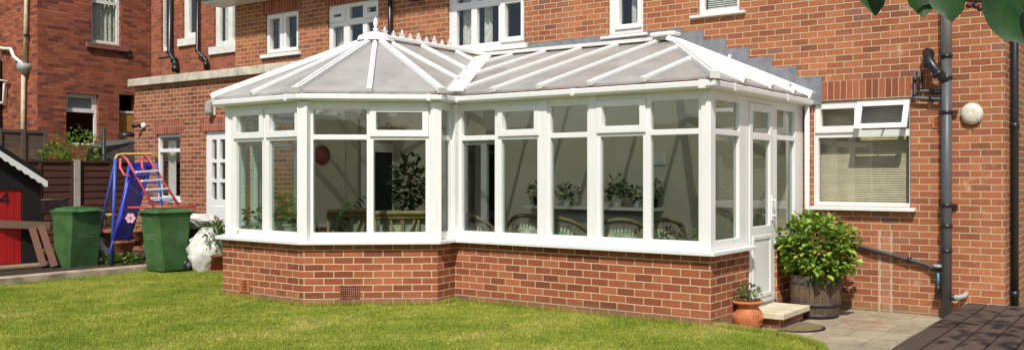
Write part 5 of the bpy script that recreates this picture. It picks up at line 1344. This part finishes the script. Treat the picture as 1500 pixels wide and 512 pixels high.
# ------------------------------------------------------------------ overhanging tree (upper right, close)
tr_ = empty('evergreen_tree', (2.4, 2.2, PZ), 'evergreen tree whose large glossy pointed leaves hang into the top right corner', 'tree')
m = MB(); m.tube([(2.4,2.2,PZ),(2.35,2.2,1.2),(2.1,2.1,2.3),(1.6,2.1,3.1)], [.12,.10,.08,.05], 10); m.tube([(2.2,2.12,1.9),(1.2,1.75,2.2),(.2,1.55,2.12),(-.5,1.55,2.05)], [.05,.03,.016,.006], 8); m.tube([(1.6,2.1,3.1),(.9,2.7,3.7),(.2,3.2,4.1)], [.05,.03,.01], 8)
under(tr_, m.build('trunk', M['bark']))
def bigleaf(px_tip, py_tip, D, L, wd, ang, curl=.2, twist=0.0):
    """large pointed leaf: tip position; ang = lean of the stalk end in the picture plane"""
    tip = sc(px_tip, py_tip, D); R3 = Vector((CT, ST, 0)); U3 = Vector((0,0,1)); F3 = Vector((-ST, CT, 0))
    ax = (U3*math.cos(ang) + R3*math.sin(ang)); sd = (R3*math.cos(ang) - U3*math.sin(ang)); sd = (sd*math.cos(twist) + F3*math.sin(twist)).normalized()
    nn = ax.cross(sd); m = MB(); n = 12; pr = None
    for k in range(n+1):
        t = k/n; w = wd/2*(math.sin(math.pi*min(1,t**.75))**.75 if 0 < t < 1 else 0)
        if t > .0 and t < .1: w *= .7
        c = tip + ax*L*t + nn*(curl*L*(t*(1-t)))
        row = (c - sd*w + nn*w*.35, c, c + sd*w + nn*w*.35)
        if pr:
            m.face([pr[0],pr[1],row[1],row[0]], True, True); m.face([pr[1],pr[2],row[2],row[1]], True, True)
        pr = row
    return under(tr_, m.build('leaf', M['magnolia']))
bigleaf(1283, 24, 1.55, .15, .062, .05, .3, .3); bigleaf(1352.5, 27, 1.6, .17, .066, .0, .2, -.3); bigleaf(1394.5, 33, 1.5, .16, .078, .05, .3, .2)
bigleaf(1320, -1, 1.5, .14, .06, -.3); bigleaf(1510, 66, 1.3, .15, .072, -.42, .35, .3); bigleaf(1465, 6, 1.45, .13, .05, 1.2, .2); bigleaf(1527, 20, 1.25, .14, .07, .3, .2, -.5)
m = MB(); m.tube([sc(1250,-6,1.55), sc(1330,-9,1.58), sc(1400,-3,1.6), sc(1450,2,1.5), sc(1520,-8,1.4)], [.002,.0035,.0045,.005,.006], 7); under(tr_, m.build('twig', M['bark']))
bigleaf(1300, -4, 1.4, .15, .07, .4); bigleaf(1372, -2, 1.65, .12, .05, -.5); bigleaf(1410, 2, 1.6, .14, .05, .9, .2); bigleaf(1440, 3, 1.7, .12, .05, 1.0)
m = MB(); rnd = random.Random(4); M['seed'] = plain('dark red seed', (.10,.025,.025), .6)
for (cx_, cy_) in ((1376,6),(1371,9),(1380,11),(1424,5),(1430,9),(1420,8),(1436,12),(1427,2)):
    if cx_ == 1424: under(tr_, m.build('seed_cluster', M['seed'])); m = MB()
    q = sc(cx_, cy_, 1.6); m.lathe(q, [(0,-.006),(.006,-.004),(.007,.002),(0,.007)], 7)
m.tube([sc(1420,6,1.6), sc(1433,8,1.6), sc(1438,16,1.6)], .003, 5)
under(tr_, m.build('seed_cluster', M['seed']))
leafcloud('crown', (.55,3.3,4.0), (.95,1.1,.55), 190, .16, 'leaf_dark', tr_, seed=5, shell=.1, aspect=.45)

# ------------------------------------------------------------------ unseen hedge added behind the camera for the glass to reflect
hg = empty('reflection_hedge', (-6, -9, 0), 'dense dark green hedge added unseen behind the camera to darken reflections in the glass', 'hedge')
m = MB(); nx, nz = 90, 14; rnd = random.Random(9); gv = {}
for i in range(nx+1):
    for j in range(nz+1):
        gv[i,j] = m.vid((-30+48*i/nx, -9.0+rnd.uniform(-.12,.12)+.25*math.sin(i*.7)+(.9*(j/nz)**3), 3.1*j/nz*(1+.06*math.sin(i*.45)+.03*rnd.random())))
for i in range(nx):
    for j in range(nz): m.f.append([gv[i,j],gv[i,j+1],gv[i+1,j+1],gv[i+1,j]]); m.smooth.append(True)
under(hg, m.build('hedge_body', plain('hedge green', (.05,.10,.03), .9, .2, .7, 4, 1.0, 14)))
m = MB(); m.box(-30, 18, -12, -8.6, -.1, .2); under(hg, m.build('hedge_base', M['soil']))
leafcloud('foliage', (-6,-8.9,1.7), (22,.5,1.6), 6000, .14, 'leaf_dark', hg, seed=6, shell=.3, aspect=.6)

# ------------------------------------------------------------------ light
EL, AZ = rad(50), rad(28)
sdir = Vector((math.sin(AZ)*math.cos(EL), -math.cos(AZ)*math.cos(EL), math.sin(EL)))
sun = bpy.data.lights.new('sun', 'SUN'); sun.energy = 4.2; sun.angle = rad(.53); sun.color = (1.0, .955, .88)
so = bpy.data.objects.new('sun', sun); col.objects.link(so); so.rotation_euler = sdir.to_track_quat('Z', 'Y').to_euler(); so.location = sdir*30
wd = bpy.data.worlds.new('World'); scn.world = wd; wd.use_nodes = True; nt = wd.node_tree
sky = nt.nodes.new('ShaderNodeTexSky'); sky.sky_type = 'NISHITA'; sky.sun_disc = False; sky.sun_elevation = EL
sky.sun_rotation = math.atan2(sdir.x, sdir.y); sky.air_density = 1.0; sky.dust_density = 1.5
bg = nt.nodes['Background']; bg.inputs[1].default_value = .10; nt.links.new(sky.outputs[0], bg.inputs[0])
scn.view_settings.view_transform = 'Standard'; scn.view_settings.look = 'None'; scn.view_settings.exposure = 0.1; scn.view_settings.gamma = 1
scn.cycles.max_bounces = 8; scn.cycles.transparent_max_bounces = 24
try: scn.cycles.use_denoising = True
except Exception: pass

cam = bpy.data.cameras.new('camera'); cam.sensor_width = 36; cam.sensor_fit = 'HORIZONTAL'; cam.lens = 36*FOC/1500
cam.shift_x = (750-CX)/1500; cam.shift_y = (HY-256)/1500; cam.clip_end = 500; cam.clip_start = .05
co = bpy.data.objects.new('camera', cam); col.objects.link(co); co.location = (0,0,CH); co.rotation_euler = (rad(90), 0, TH)
scn.camera = co
